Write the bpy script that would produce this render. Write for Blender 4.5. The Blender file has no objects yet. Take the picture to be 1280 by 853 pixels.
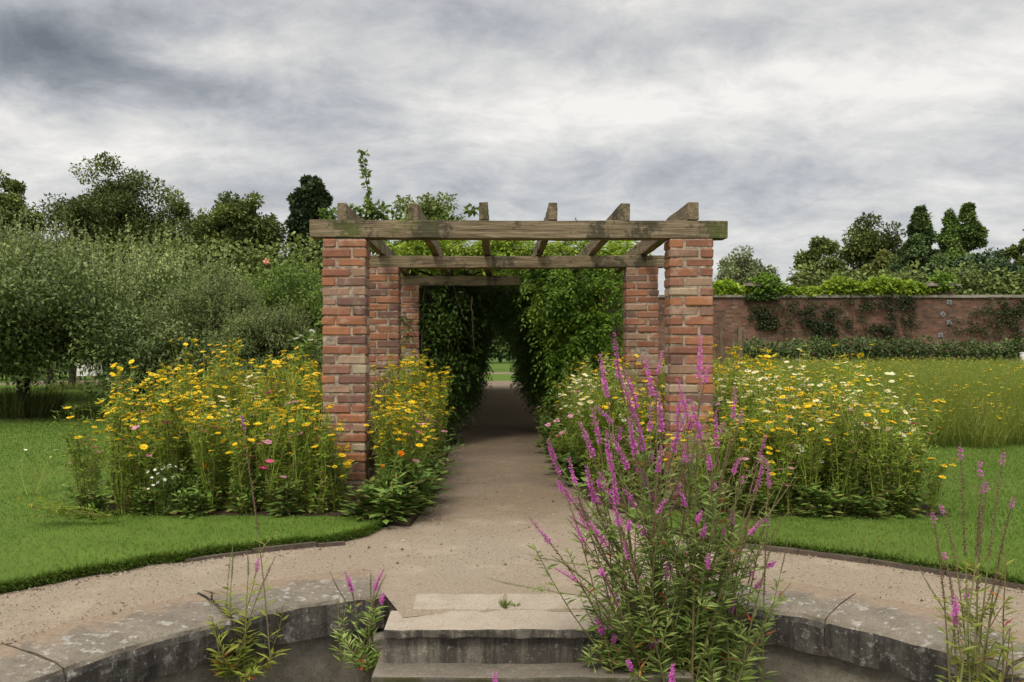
import bpy, bmesh, math, random
import numpy as np
from mathutils import Vector, Matrix

sc = bpy.context.scene
COL = sc.collection
R = np.random.default_rng(7)
random.seed(7)
rad = math.radians

# ------------------------------------------------------------------ camera
F = 1050.0                      # focal length in pixels of the 1280 wide photo
EYE = 1.21                      # eye above the gravel path
cam_d = bpy.data.cameras.new("camera")
cam = bpy.data.objects.new("camera", cam_d)
COL.objects.link(cam)
cam.location = (0, 0, EYE)
cam.rotation_euler = (rad(90), 0, 0)
cam_d.sensor_width = 36
cam_d.lens = 36 * F / 1280
cam_d.shift_x = 20 / 1280
cam_d.shift_y = 15.5 / 1280
cam_d.clip_start = 0.05
cam_d.clip_end = 3000
sc.camera = cam

# ------------------------------------------------------------------ node helpers
def nd(nt, typ, ins=None, **props):
    n = nt.nodes.new(typ)
    for k, v in props.items():
        setattr(n, k, v)
    for k, v in (ins or {}).items():
        s = n.inputs[k]
        if isinstance(v, bpy.types.NodeSocket):
            nt.links.new(v, s)
        else:
            s.default_value = v
    return n

def mth(nt, op, a, b=0.0, c=0.0, clamp=False):
    n = nd(nt, 'ShaderNodeMath', {0: a, 1: b, 2: c}, operation=op)
    n.use_clamp = clamp
    return n.outputs[0]

def mix(nt, fac, a, b, blend='MIX'):
    n = nt.nodes.new('ShaderNodeMix')
    n.data_type = 'RGBA'
    n.blend_type = blend
    for i, v in ((0, fac), (6, a), (7, b)):
        if isinstance(v, bpy.types.NodeSocket):
            nt.links.new(v, n.inputs[i])
        else:
            n.inputs[i].default_value = v if i == 0 else (*v[:3], 1)
    return n.outputs[2]

def ramp(nt, fac, stops, interp='LINEAR'):
    n = nt.nodes.new('ShaderNodeValToRGB')
    n.color_ramp.interpolation = interp
    e = n.color_ramp.elements
    while len(e) < len(stops):
        e.new(0.5)
    for i, (p, c) in enumerate(stops):
        e[i].position = p
        e[i].color = (c, c, c, 1) if not hasattr(c, '__len__') else (*c[:3], 1)
    nt.links.new(fac, n.inputs[0])
    return n.outputs[0]

def noise(nt, vec, scale, detail=4, rough=.55, dist=0.0):
    return nd(nt, 'ShaderNodeTexNoise', {'Vector': vec, 'Scale': scale, 'Detail': detail, 'Roughness': rough, 'Distortion': dist}).outputs[0]

# ------------------------------------------------------------------ sky
w = bpy.data.worlds.new("World")
sc.world = w
w.use_nodes = True
nt = w.node_tree
nt.nodes.clear()
SUN_EL, SUN_AZ = 52, 205          # azimuth clockwise from +Y
sky = nd(nt, 'ShaderNodeTexSky', sky_type='NISHITA')
sky.sun_disc = False
sky.sun_elevation = rad(SUN_EL)
sky.sun_rotation = rad(SUN_AZ)
tc = nd(nt, 'ShaderNodeTexCoord').outputs['Generated']
nrm = nd(nt, 'ShaderNodeVectorMath', {0: tc}, operation='NORMALIZE').outputs[0]
sx = nd(nt, 'ShaderNodeSeparateXYZ', {0: nrm}).outputs
az = mth(nt, 'ARCTAN2', sx[0], sx[1])
el = mth(nt, 'ARCSINE', sx[2])
zz = mth(nt, 'ADD', mth(nt, 'MAXIMUM', sx[2], 0.0), 0.30)
pl = nd(nt, 'ShaderNodeCombineXYZ', {0: mth(nt, 'DIVIDE', sx[0], zz), 1: mth(nt, 'DIVIDE', sx[1], zz), 2: 0.0}).outputs[0]
pls = nd(nt, 'ShaderNodeMapping', {'Vector': pl, 'Rotation': (0, 0, rad(32)), 'Scale': (1.5, 2.3, 1)}).outputs[0]
n1 = noise(nt, pls, 1.25, 12, .64, .45)
n2 = noise(nt, pl, 4.2, 12, .66, .35)
n3 = noise(nt, pl, .7, 4, .5, .3)
wn = nd(nt, 'ShaderNodeTexNoise', {'Vector': pl, 'Scale': 1.7, 'Detail': 6, 'Roughness': .6})
ws = nd(nt, 'ShaderNodeSeparateColor', {0: wn.outputs['Color']}).outputs
azw = mth(nt, 'ADD', az, mth(nt, 'MULTIPLY', mth(nt, 'SUBTRACT', ws[0], .5), .42))
elw = mth(nt, 'ADD', el, mth(nt, 'MULTIPLY', mth(nt, 'SUBTRACT', ws[1], .5), .13))
b = mth(nt, 'ADD', mth(nt, 'MULTIPLY', mth(nt, 'SUBTRACT', n1, .5), .95), .685)
b = mth(nt, 'ADD', b, mth(nt, 'MULTIPLY', mth(nt, 'SUBTRACT', n2, .5), .80))
BLOBS = [(120, 75, 210, 52, -.46), (30, 15, 300, 40, -.22), (100, 165, 190, 36, .34), (330, 70, 90, 32, .24),
         (640, 45, 120, 36, -.12), (760, 50, 70, 42, -.16), (1150, 85, 230, 42, .24), (850, 90, 190, 55, .08), (965, 85, 60, 18, .16), (1230, 105, 100, 24, .14), (310, 62, 110, 18, .16), (700, 150, 120, 22, .10),
         (720, 130, 170, 36, .18), (1020, 12, 260, 22, -.08), (640, 240, 900, 40, -.15), (1200, 235, 150, 18, .14),
         (560, 100, 120, 50, .05)]
for (px, py, rx, ry, amp) in BLOBS:
    a0, e0 = math.atan((px - 620) / F), math.atan((442 - py) / math.hypot(F, px - 620))
    qa = mth(nt, 'POWER', mth(nt, 'DIVIDE', mth(nt, 'SUBTRACT', azw, a0), rx / F), 2.0)
    qe = mth(nt, 'POWER', mth(nt, 'DIVIDE', mth(nt, 'SUBTRACT', elw, e0), ry / F), 2.0)
    g = mth(nt, 'EXPONENT', mth(nt, 'MULTIPLY', mth(nt, 'ADD', qa, qe), -0.8))
    b = mth(nt, 'ADD', b, mth(nt, 'MULTIPLY', g, amp))
b = mth(nt, 'ADD', b, mth(nt, 'MULTIPLY', mth(nt, 'SUBTRACT', noise(nt, pls, 5.0, 8, .6, 1.2), .5), .22))
cl = ramp(nt, b, [(0.0, (.103, .110, .123)), (.25, (.185, .194, .209)), (.5, (.304, .310, .320)), (.75, (.438, .431, .418)), (1.0, (.590, .570, .540))])
# an overcast sky is brightest overhead
ov = nd(nt, 'ShaderNodeMapRange', {0: el, 1: rad(25), 2: rad(75), 3: 1.0, 4: 3.1}, interpolation_type='SMOOTHSTEP').outputs[0]
bk = nd(nt, 'ShaderNodeMapRange', {0: sx[1], 1: .35, 2: -.6, 3: 1.0, 4: 1.7}).outputs[0]
sc10 = mth(nt, 'MULTIPLY', mth(nt, 'MULTIPLY', ov, bk), 10.0)
cloud = nd(nt, 'ShaderNodeVectorMath', {0: cl, 'Scale': sc10}, operation='SCALE').outputs[0]
skyc = mix(nt, .93, sky.outputs[0], cloud)
bg = nd(nt, 'ShaderNodeBackground', {'Color': skyc, 'Strength': .1})
nt.links.new(bg.outputs[0], nd(nt, 'ShaderNodeOutputWorld').inputs[0])

sun_d = bpy.data.lights.new("sun", 'SUN')
sun_d.energy = 1.6
sun_d.angle = rad(16)
sun_d.color = (1, .94, .82)
sun = bpy.data.objects.new("sun", sun_d)
COL.objects.link(sun)
sdir = Vector((math.sin(rad(SUN_AZ)) * math.cos(rad(SUN_EL)), math.cos(rad(SUN_AZ)) * math.cos(rad(SUN_EL)), math.sin(rad(SUN_EL))))
sun.rotation_euler = (-sdir).to_track_quat('-Z', 'Y').to_euler()

sc.view_settings.view_transform = 'Standard'
sc.view_settings.look = 'None'
sc.view_settings.exposure = 0.7
sc.view_settings.gamma = 1
sc.view_settings.use_curve_mapping = False
sc.cycles.max_bounces = 8
sc.cycles.diffuse_bounces = 4
sc.cycles.transmission_bounces = 4
sc.cycles.use_denoising = True

# ------------------------------------------------------------------ placing helpers
def W(px, py, D):
    """photo pixel and depth in metres -> world point"""
    return np.array(((px - 620) * D / F, D, EYE + (442 - py) * D / F))

def G(px, py, z=0.0):
    return W(px, py, (EYE - z) * F / (py - 442))

def unit(v):
    return v / np.maximum(np.linalg.norm(v, axis=-1, keepdims=True), 1e-9)

class MB:
    """collects faces and links them as ONE mesh object"""
    def __init__(s):
        s.v, s.n, s.f = [], 0, {3: [], 4: []}
    def add(s, verts, faces, mat=0, tint=None):
        verts = np.asarray(verts, float).reshape(-1, 3)
        faces = np.asarray(faces, int)
        k = faces.shape[1]
        if tint is None:
            tint = R.random(len(faces))
        tint = np.broadcast_to(np.asarray(tint, float), (len(faces),))
        s.f[k].append((faces + s.n, np.full(len(faces), mat), tint))
        s.v.append(verts)
        s.n += len(verts)
    def leaves(s, P, A, L, Wd, mat=0, tint=None, fold=.18, up=None):
        """kite shaped leaves: base P, axis A, length L, width Wd"""
        n = len(P)
        A = unit(np.asarray(A, float))
        L = np.broadcast_to(np.asarray(L, float), (n,))[:, None]
        Wd = np.broadcast_to(np.asarray(Wd, float), (n,))[:, None]
        ref = R.normal(size=(n, 3)) if up is None else np.broadcast_to(up, (n, 3)) + R.normal(0, .45, (n, 3))
        B = unit(np.cross(A, ref))
        Nn = unit(np.cross(B, A))
        m = P + A * L * .45 - Nn * Wd * fold
        v = np.stack((P, m + B * Wd * .5 + Nn * Wd * fold, P + A * L - Nn * L * .12, m - B * Wd * .5 + Nn * Wd * fold), 1)
        s.add(v.reshape(-1, 3), np.arange(4 * n).reshape(-1, 4), mat, tint)
    def tube(s, pts, r, sides=4, mat=0, tint=None, cap=False):
        pts = np.asarray(pts, float)
        n = len(pts)
        r = np.broadcast_to(np.asarray(r, float), (n,))
        T = unit(np.gradient(pts, axis=0))
        ref = np.array((0.31, .95, .05)) if abs(T[0][2]) > .6 else np.array((0.05, .1, 1))
        U = unit(np.cross(T, ref))
        V = np.cross(T, U)
        a = np.linspace(0, 2 * math.pi, sides, endpoint=False)
        v = pts[:, None] + r[:, None, None] * (U[:, None] * np.cos(a)[None, :, None] + V[:, None] * np.sin(a)[None, :, None])
        i = np.arange(n - 1)[:, None] * sides
        j = np.arange(sides)[None]
        j2 = (j + 1) % sides
        f = np.stack((i + j, i + j2, i + sides + j2, i + sides + j), -1).reshape(-1, 4)
        s.add(v.reshape(-1, 3), f, mat, R.random() if tint is None else tint)
    def box(s, lo, hi, mat=0, tint=None, jit=0.0):
        lo, hi = np.array(lo, float), np.array(hi, float)
        v = np.array([(x, y, z) for z in (lo[2], hi[2]) for y in (lo[1], hi[1]) for x in (lo[0], hi[0])])
        if jit:
            v = v + R.uniform(-jit, jit, v.shape)
        s.add(v, [(0, 2, 3, 1), (4, 5, 7, 6), (0, 1, 5, 4), (2, 6, 7, 3), (0, 4, 6, 2), (1, 3, 7, 5)], mat, R.random() if tint is None else tint)
    def mesh(s, name, mats, smooth=False):
        me = bpy.data.meshes.new(name)
        V = np.concatenate(s.v) if s.v else np.zeros((0, 3))
        me.vertices.add(len(V))
        me.vertices.foreach_set('co', V.ravel())
        loops, tots, mi, ti = [], [], [], []
        for k in (3, 4):
            for f, m, t in s.f[k]:
                loops.append(f.ravel()); tots.append(np.full(len(f), k)); mi.append(m); ti.append(t)
        loops, tots, mi, ti = (np.concatenate(q) for q in (loops, tots, mi, ti))
        me.loops.add(len(loops))
        me.loops.foreach_set('vertex_index', loops.astype(np.int32))
        me.polygons.add(len(tots))
        me.polygons.foreach_set('loop_start', (np.cumsum(tots) - tots).astype(np.int32))
        me.polygons.foreach_set('material_index', mi.astype(np.int32))
        me.polygons.foreach_set('use_smooth', np.full(len(tots), smooth))
        at = me.attributes.new('tint', 'FLOAT', 'FACE')
        at.data.foreach_set('value', ti.astype(np.float32))
        for m in (mats if isinstance(mats, (list, tuple)) else [mats]):
            me.materials.append(m)
        me.update(calc_edges=True)
        return me
    def build(s, name, mats, parent=None, smooth=False):
        return link(name, s.mesh(name, mats, smooth), parent)

def link(name, me, parent=None):
    o = bpy.data.objects.new(name, me)
    COL.objects.link(o)
    if parent is not None:
        o.parent = parent
    return o

def tag(o, label=None, cat=None, group=None, kind=None):
    for k, v in (('label', label), ('category', cat), ('group', group), ('kind', kind)):
        if v:
            o[k] = v
    return o

def empty(name, loc=(0, 0, 0), rz=0.0):
    o = bpy.data.objects.new(name, None)
    COL.objects.link(o)
    o.location = tuple(float(q) for q in loc)
    o.rotation_euler = (0, 0, rz)
    o.empty_display_size = .1
    return o

def copy_tree(o, parent=None):
    c = o.copy()
    COL.objects.link(c)
    c.parent = parent
    for ch in KIDS.get(o.name, []):
        copy_tree(ch, c)
    return c
KIDS = {}

def bev_obj(o, width, seg=2):
    m = o.modifiers.new('bevel', 'BEVEL')
    m.width = width
    m.segments = seg
    m.limit_method = 'ANGLE'
    return o

# ------------------------------------------------------------------ materials
def new_mat(name):
    m = bpy.data.materials.new(name)
    m.use_nodes = True
    n = m.node_tree
    n.nodes.clear()
    return m, n, nd(n, 'ShaderNodeOutputMaterial')

def pbsdf(n, col, rough=.8, spec=.3, bump=None, bstr=.4, bdist=.01):
    ins = {'Base Color': col, 'Roughness': rough, 'Specular IOR Level': spec}
    if bump is not None:
        ins['Normal'] = nd(n, 'ShaderNodeBump', {'Height': bump, 'Strength': bstr, 'Distance': bdist}).outputs[0]
    return nd(n, 'ShaderNodeBsdfPrincipled', {k: (v if isinstance(v, bpy.types.NodeSocket) or not hasattr(v, '__len__') else (*v[:3], 1)) for k, v in ins.items()})

GAIN = 1.85
def leaf_mat(name, stops, trans=.3, rough=.58, spec=.22, vary=.2):
    """foliage: colour by the tint of each leaf, a little light through the blade"""
    gain = 1.0 if any(q in name for q in ('petal', 'eye', 'blade', 'pebble', 'stem', 'spike', 'dry')) else GAIN
    stops = [(c[0] * gain * 1.06, c[1] * gain, c[2] * gain * .82) if gain > 1 else c for c in stops]
    m, n, out = new_mat(name)
    t = nd(n, 'ShaderNodeAttribute', attribute_name='tint').outputs['Fac']
    c = ramp(n, t, [(i / (len(stops) - 1), s) for i, s in enumerate(stops)])
    oi = nd(n, 'ShaderNodeObjectInfo').outputs['Random']
    val = nd(n, 'ShaderNodeMapRange', {0: oi, 3: 1 - vary, 4: 1 + vary}).outputs[0]
    hs = nd(n, 'ShaderNodeHueSaturation', {'Color': c, 'Value': val}).outputs[0]
    p = pbsdf(n, hs, rough, spec)
    tr = nd(n, 'ShaderNodeBsdfTranslucent', {'Color': mix(n, .5, hs, (.25, .30, .03), 'ADD') if False else hs})
    mx = nd(n, 'ShaderNodeMixShader', {0: trans, 1: p.outputs[0], 2: tr.outputs[0]})
    n.links.new(mx.outputs[0], out.inputs[0])
    return m

def simple(name, col, rough=.7, spec=.3, var=.12, scale=8.0):
    m, n, out = new_mat(name)
    oc = nd(n, 'ShaderNodeTexCoord').outputs['Object']
    ns = noise(n, oc, scale, 5)
    lo = [c * (1 - var * 1.6) for c in col]
    hi = [min(1, c * (1 + var * 1.6)) for c in col]
    n.links.new(pbsdf(n, ramp(n, ns, [(.3, lo), (.7, hi)]), rough, spec, ns, .3, .004).outputs[0], out.inputs[0])
    return m

def geo_pos(n):
    return nd(n, 'ShaderNodeNewGeometry').outputs['Position']

M = {}
# broadleaf families
M['oak'] = leaf_mat('oak_leaf', [(.032, .048, .014), (.058, .080, .023), (.092, .117, .034)], .22)
M['yew'] = leaf_mat('yew_leaf', [(.015, .029, .015), (.029, .047, .023), (.046, .066, .030)], .1)
M['cypress'] = leaf_mat('cypress_leaf', [(.024, .042, .018), (.040, .065, .025), (.062, .092, .033)], .12)
M['conifer'] = leaf_mat('conifer_leaf', [(.040, .068, .020), (.066, .102, .028), (.095, .135, .038)], .15)
M['ash'] = leaf_mat('pale_leaf', [(.060, .080, .042), (.085, .105, .052), (.12, .14, .075)], .25)
M['olive'] = leaf_mat('olive_leaf', [(.055, .068, .020), (.080, .095, .028), (.105, .12, .038)], .25)
M['brownyew'] = leaf_mat('bronze_leaf', [(.030, .034, .012), (.046, .046, .016), (.060, .055, .018)], .15)
M['apple'] = leaf_mat('apple_leaf', [(.031, .050, .015), (.054, .082, .025), (.094, .126, .050), (.17, .20, .10)], .25, .5)
M['apple_dark'] = leaf_mat('dark_apple_leaf', [(.026, .042, .013), (.040, .062, .018), (.066, .092, .030), (.11, .138, .060)], .2, .45)
M['sallow'] = leaf_mat('sallow_leaf', [(.044, .062, .022), (.070, .095, .034), (.112, .138, .058)], .25)
M['shrub'] = leaf_mat('shrub_leaf', [(.040, .066, .016), (.066, .105, .022), (.10, .145, .034)], .3)
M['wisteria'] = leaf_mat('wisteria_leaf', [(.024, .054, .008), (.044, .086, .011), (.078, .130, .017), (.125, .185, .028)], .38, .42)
M['wisteria_dark'] = leaf_mat('shade_wisteria_leaf', [(.018, .038, .008), (.028, .055, .011), (.046, .080, .015)], .35, .45)  # copy of the wisteria leaf with the vine tunnel's shade painted into its colours
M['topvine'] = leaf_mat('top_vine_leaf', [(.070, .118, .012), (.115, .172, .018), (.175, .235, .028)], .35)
M['ivy'] = leaf_mat('ivy_leaf', [(.022, .040, .013), (.034, .058, .018), (.056, .082, .026)], .15)
M['meadow'] = leaf_mat('meadow_stem', [(.130, .185, .022), (.185, .245, .032), (.245, .285, .048), (.29, .28, .085)], .5)
M['daisy_leaf'] = leaf_mat('daisy_leaf', [(.060, .104, .015), (.095, .150, .022), (.140, .188, .032), (.18, .19, .05)], .35)
M['broad_leaf'] = leaf_mat('broad_leaf', [(.034, .066, .014), (.056, .098, .022), (.085, .135, .032), (.125, .115, .04)], .3)
M['dry'] = leaf_mat('dry_stalk', [(.10, .075, .030), (.16, .12, .05), (.075, .04, .022)], .15)
M['loose_leaf'] = leaf_mat('loosestrife_leaf', [(.066, .112, .026), (.106, .162, .038), (.15, .205, .06), (.19, .235, .095)], .35, .42)
M['loose_yellow'] = leaf_mat('yellowing_leaf', [(.090, .12, .02), (.14, .155, .03), (.105, .13, .026), (.085, .12, .024)], .35)
M['red_leaf'] = leaf_mat('reddened_leaf', [(.20, .055, .02), (.16, .03, .025), (.22, .12, .03)], .3)
M['red_stem'] = leaf_mat('reddish_stem', [(.15, .10, .05), (.16, .14, .06), (.13, .165, .05)], .05, .6)
M['seed_spike'] = leaf_mat('seed_spike', [(.13, .045, .045), (.18, .075, .065), (.10, .05, .03)], .1, .7)
M['magenta'] = leaf_mat('loosestrife_petal', [(.58, .10, .44), (.70, .20, .56), (.46, .06, .36)], .35, .5, .2, .1)
M['grass'] = leaf_mat('lawn_blade', [(.068, .122, .013), (.100, .166, .020), (.140, .198, .034), (.20, .205, .065)], .35, .5, .3, 0)
M['wallshrub'] = leaf_mat('wall_shrub_leaf', [(.010, .017, .007), (.018, .026, .010), (.030, .038, .014)], .1)
M['longgrass'] = leaf_mat('long_grass', [(.045, .075, .018), (.075, .105, .028), (.12, .13, .05)], .3)
# petals
M['yellow'] = leaf_mat('yellow_petal', [(.84, .55, .010), (.86, .64, .02), (.82, .45, .006)], .25, .55, .2, .08)
M['eye'] = leaf_mat('flower_eye', [(.50, .22, .006), (.62, .32, .01)], .05, .8, .1, .1)
M['white'] = leaf_mat('cream_petal', [(.78, .72, .50), (.82, .79, .62), (.80, .78, .72)], .25, .55, .2, .05)
M['pink'] = leaf_mat('pink_petal', [(.72, .24, .42), (.78, .36, .55)], .3, .55, .2, .1)
M['cerise'] = leaf_mat('cerise_petal', [(.55, .03, .16), (.62, .05, .26)], .25, .55, .2, .1)
M['orange'] = leaf_mat('orange_petal', [(.85, .22, .006), (.88, .30, .01)], .25, .55, .2, .05)
M['peach'] = leaf_mat('peach_petal', [(.80, .36, .20), (.85, .50, .32)], .3)
M['purewhite'] = leaf_mat('white_petal', [(.80, .80, .76), (.84, .84, .80)], .3)

def m_bark(name, col):
    m, n, out = new_mat(name)
    p = geo_pos(n)
    mp = nd(n, 'ShaderNodeMapping', {'Vector': p, 'Scale': (9, 9, 2.2)}).outputs[0]
    ns = noise(n, mp, 3, 6, .65, .6)
    c = ramp(n, ns, [(.3, [q * .5 for q in col]), (.55, col), (.75, [q * 1.6 for q in col])])
    n.links.new(pbsdf(n, c, .9, .2, ns, .8, .02).outputs[0], out.inputs[0])
    return m
M['bark'] = m_bark('bark', (.060, .048, .036))
M['darkbark'] = m_bark('dark_bark', (.032, .026, .020))
M['vinebark'] = m_bark('vine_bark', (.07, .055, .04))

def m_brick():
    m, n, out = new_mat('old_brick')
    p = geo_pos(n)
    t = nd(n, 'ShaderNodeAttribute', attribute_name='tint').outputs['Fac']
    base = ramp(n, t, [(0, (.20, .072, .048)), (.2, (.25, .092, .058)), (.38, (.33, .125, .060)), (.5, (.235, .105, .078)),
                       (.62, (.13, .062, .056)), (.74, (.27, .145, .105)), (.88, (.33, .215, .155)), (1, (.36, .29, .21))])
    n1 = noise(n, p, 45, 6, .65)
    n2 = noise(n, p, 9, 5, .6)
    c = mix(n, mth(n, 'MULTIPLY', n1, .75), base, (.12, .05, .035), 'MULTIPLY')
    c = mix(n, ramp(n, n1, [(.35, 0.0), (.7, .55)]), base, c)
    c = mix(n, .15, c, (.16, .115, .085))
    c = mix(n, 1.0, c, (1.0, 1.06, 1.0), 'MULTIPLY')
    st_ = nd(n, 'ShaderNodeMapping', {'Vector': p, 'Scale': (9, 9, 1.1)}).outputs[0]
    c = mix(n, ramp(n, noise(n, st_, 1.0, 6, .65), [(.52, 0.0), (.72, .5)]), c, (.085, .060, .042))
    c = mix(n, ramp(n, mth(n, 'ADD', nd(n, 'ShaderNodeSeparateXYZ', {0: p}).outputs[2], mth(n, 'MULTIPLY', n2, .5)), [(.30, .65), (.62, 0.0)]), c, (.06, .048, .030))
    c = mix(n, ramp(n, n2, [(.55, 0.0), (.72, .55)]), c, (.36, .29, .22))
    c = mix(n, ramp(n, noise(n, p, 16, 5, .6), [(.62, 0.0), (.72, .6)]), c, (.10, .085, .045))
    n.links.new(pbsdf(n, c, .9, .2, n1, .5, .006).outputs[0], out.inputs[0])
    return m
M['brick'] = m_brick()
M['mortar'] = simple('lime_mortar', (.24, .192, .145), .95, .1, .4, 25)

def m_wood():
    m, n, out = new_mat('weathered_oak')
    p = nd(n, 'ShaderNodeTexCoord').outputs['Object']
    rnd = nd(n, 'ShaderNodeObjectInfo').outputs['Random']
    pp = nd(n, 'ShaderNodeVectorMath', {0: p, 1: nd(n, 'ShaderNodeCombineXYZ', {0: mth(n, 'MULTIPLY', rnd, 40.0), 1: rnd, 2: rnd}).outputs[0]}, operation='ADD').outputs[0]
    g = nd(n, 'ShaderNodeMapping', {'Vector': pp, 'Scale': (1.2, 26, 26)}).outputs[0]
    n1 = noise(n, g, 2.2, 8, .68, .5)
    n2 = noise(n, pp, 3.2, 5, .6)
    n3 = noise(n, pp, 22, 6, .65)
    c = ramp(n, n1, [(.28, (.050, .036, .022)), (.45, (.145, .108, .066)), (.6, (.225, .175, .110)), (.78, (.31, .25, .165))])
    c = mix(n, ramp(n, mth(n, 'MULTIPLY', n2, mth(n, 'ADD', n3, .55)), [(.52, 0.0), (.64, .85)]), c, (.040, .036, .024))
    c = mix(n, ramp(n, mth(n, 'ADD', mth(n, 'MULTIPLY', noise(n, pp, 2.3, 4), .75), mth(n, 'MULTIPLY', n3, .35)), [(.62, 0.0), (.70, .8)]), c, (.075, .088, .022))
    c = mix(n, ramp(n, noise(n, pp, 60, 3), [(.70, 0.0), (.74, .7)]), c, (.36, .35, .27))
    n.links.new(pbsdf(n, c, .88, .2, n1, .9, .012).outputs[0], out.inputs[0])
    return m
M['wood'] = m_wood()

def m_gravel(name='sandy_gravel', tone=1.0):
    m, n, out = new_mat(name)
    p = geo_pos(n)
    big = noise(n, p, 1.1, 5, .6, .4)
    fine = noise(n, p, 55, 6, .7)
    v = nd(n, 'ShaderNodeTexVoronoi', {'Vector': p, 'Scale': 190.0})
    c = ramp(n, fine, [(.25, (.172, .139, .101)), (.5, (.262, .215, .159)), (.78, (.335, .282, .217))])
    c = mix(n, ramp(n, big, [(.35, 0.0), (.7, .55)]), c, (.245, .178, .120))
    c = mix(n, ramp(n, nd(n, 'ShaderNodeSeparateColor', {0: v.outputs['Color']}).outputs[0], [(.93, 0.0), (.96, .4)]), c, (.44, .37, .29))
    c = mix(n, ramp(n, nd(n, 'ShaderNodeSeparateColor', {0: v.outputs['Color']}).outputs[1], [(.91, 0.0), (.94, .6)]), c, (.10, .072, .05))
    c = mix(n, ramp(n, noise(n, nd(n, 'ShaderNodeMapping', {'Vector': p, 'Scale': (1, .45, 1)}).outputs[0], 21, 5, .7), [(.60, 0.0), (.70, .55)]), c, (.125, .088, .06))
    c = mix(n, ramp(n, noise(n, p, 2.6, 6, .7), [(.52, 0.0), (.68, .45)]), c, (.40, .32, .235))
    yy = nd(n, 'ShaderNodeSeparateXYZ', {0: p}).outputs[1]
    far_brown = nd(n, 'ShaderNodeMapRange', {0: mth(n, 'ADD', yy, mth(n, 'MULTIPLY', mth(n, 'SUBTRACT', noise(n, p, 2.2, 8, .7), .5), 2.6)), 1: 5.5, 2: 6.9, 3: 0.0, 4: 1.0}, interpolation_type='SMOOTHSTEP').outputs[0]
    c = mix(n, far_brown, c, mix(n, 1.0, c, (.70, .66, .62), 'MULTIPLY'))  # gravel tone turns darker brown further along y, with a ragged edge
    sp2 = nd(n, 'ShaderNodeTexVoronoi', {'Vector': p, 'Scale': 70.0})
    c = mix(n, ramp(n, sp2.outputs['Distance'], [(.10, .7), (.22, 0.0)]), c, ramp(n, nd(n, 'ShaderNodeSeparateColor', {0: sp2.outputs['Color']}).outputs[0], [(.0, (.11, .08, .055)), (.6, (.17, .125, .085)), (1, (.33, .27, .20))]))
    h = mth(n, 'ADD', mth(n, 'MULTIPLY', v.outputs['Distance'], -.6), fine)
    n.links.new(pbsdf(n, c, .95, .15, h, .7, .011).outputs[0], out.inputs[0])
    return m
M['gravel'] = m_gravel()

def m_soil(name, a, b2, s=6):
    m, n, out = new_mat(name)
    p = geo_pos(n)
    f = noise(n, p, s, 8, .7)
    n.links.new(pbsdf(n, ramp(n, f, [(.3, a), (.7, b2)]), .95, .1, noise(n, p, 40, 5), .6, .01).outputs[0], out.inputs[0])
    return m
M['soil'] = m_soil('dark_soil', (.020, .014, .009), (.060, .042, .026))
M['turf'] = m_soil('turf', (.055, .095, .012), (.085, .135, .020), 3)
M['turf_edge'] = m_soil('turf_edge', (.018, .028, .008), (.040, .046, .016), 14)
M['field'] = m_soil('field', (.040, .075, .014), (.070, .115, .024), .8)

def m_stone(name, cols, dark=0.0, lichen=.6, sand=False, moss=0.0, streak=False):
    m, n, out = new_mat(name)
    p = geo_pos(n)
    n1 = noise(n, p, 7, 7, .65)
    n2 = noise(n, p, 38, 6, .7)
    n3 = noise(n, p, 19, 5, .6)
    c = ramp(n, mth(n, 'ADD', mth(n, 'MULTIPLY', n1, .6), mth(n, 'MULTIPLY', n2, .4)), [(.32, cols[0]), (.5, cols[1]), (.68, cols[2])])
    if dark:
        c = mix(n, ramp(n, noise(n, p, 4, 6, .6), [(.3, dark), (.75, 0.0)]), c, (.022, .020, .017))
    if lichen:
        c = mix(n, ramp(n, n3, [(.575, 0.0), (.62, lichen)]), c, (.34, .33, .29))
        c = mix(n, ramp(n, n2, [(.64, 0.0), (.68, lichen)]), c, (.40, .39, .35))
        c = mix(n, ramp(n, noise(n, p, 5.3, 3), [(.72, 0.0), (.76, lichen * .8)]), c, (.34, .23, .05))
    fine = noise(n, p, 130, 4, .7)
    c = mix(n, ramp(n, fine, [(.34, .55), (.48, 0.0)]), c, (.03, .027, .022))
    c = mix(n, ramp(n, fine, [(.60, 0.0), (.72, .45)]), c, (.36, .335, .29))
    if streak:
        sp_ = nd(n, 'ShaderNodeMapping', {'Vector': p, 'Scale': (16, 16, 1.6)}).outputs[0]
        c = mix(n, ramp(n, noise(n, sp_, 1.0, 5, .65), [(.42, .75), (.62, 0.0)]), c, (.018, .016, .014))
        c = mix(n, ramp(n, noise(n, p, 48, 5, .75), [(.60, 0.0), (.66, .55)]), c, (.33, .315, .28))
    if sand:
        x = nd(n, 'ShaderNodeSeparateXYZ', {0: p}).outputs
        rr = mth(n, 'SQRT', mth(n, 'ADD', mth(n, 'POWER', mth(n, 'SUBTRACT', x[0], .15), 2.0), mth(n, 'POWER', mth(n, 'SUBTRACT', x[1], 2.27), 2.0)))
        fr = mth(n, 'ADD', rr, mth(n, 'MULTIPLY', mth(n, 'SUBTRACT', n1, .5), .5))
        c = mix(n, ramp(n, mth(n, 'SUBTRACT', fr, 1.58), [(.70, 0.0), (.80, .9)]), c, ramp(n, n2, [(.3, (.165, .118, .078)), (.7, (.25, .19, .132))]))
    if moss:
        c = mix(n, ramp(n, noise(n, p, 6, 6, .65), [(.42, 0.0), (.62, moss)]), c, (.040, .038, .012))
    n.links.new(pbsdf(n, c, .92, .2, mth(n, 'ADD', n1, n2), .5, .01).outputs[0], out.inputs[0])
    return m
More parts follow.
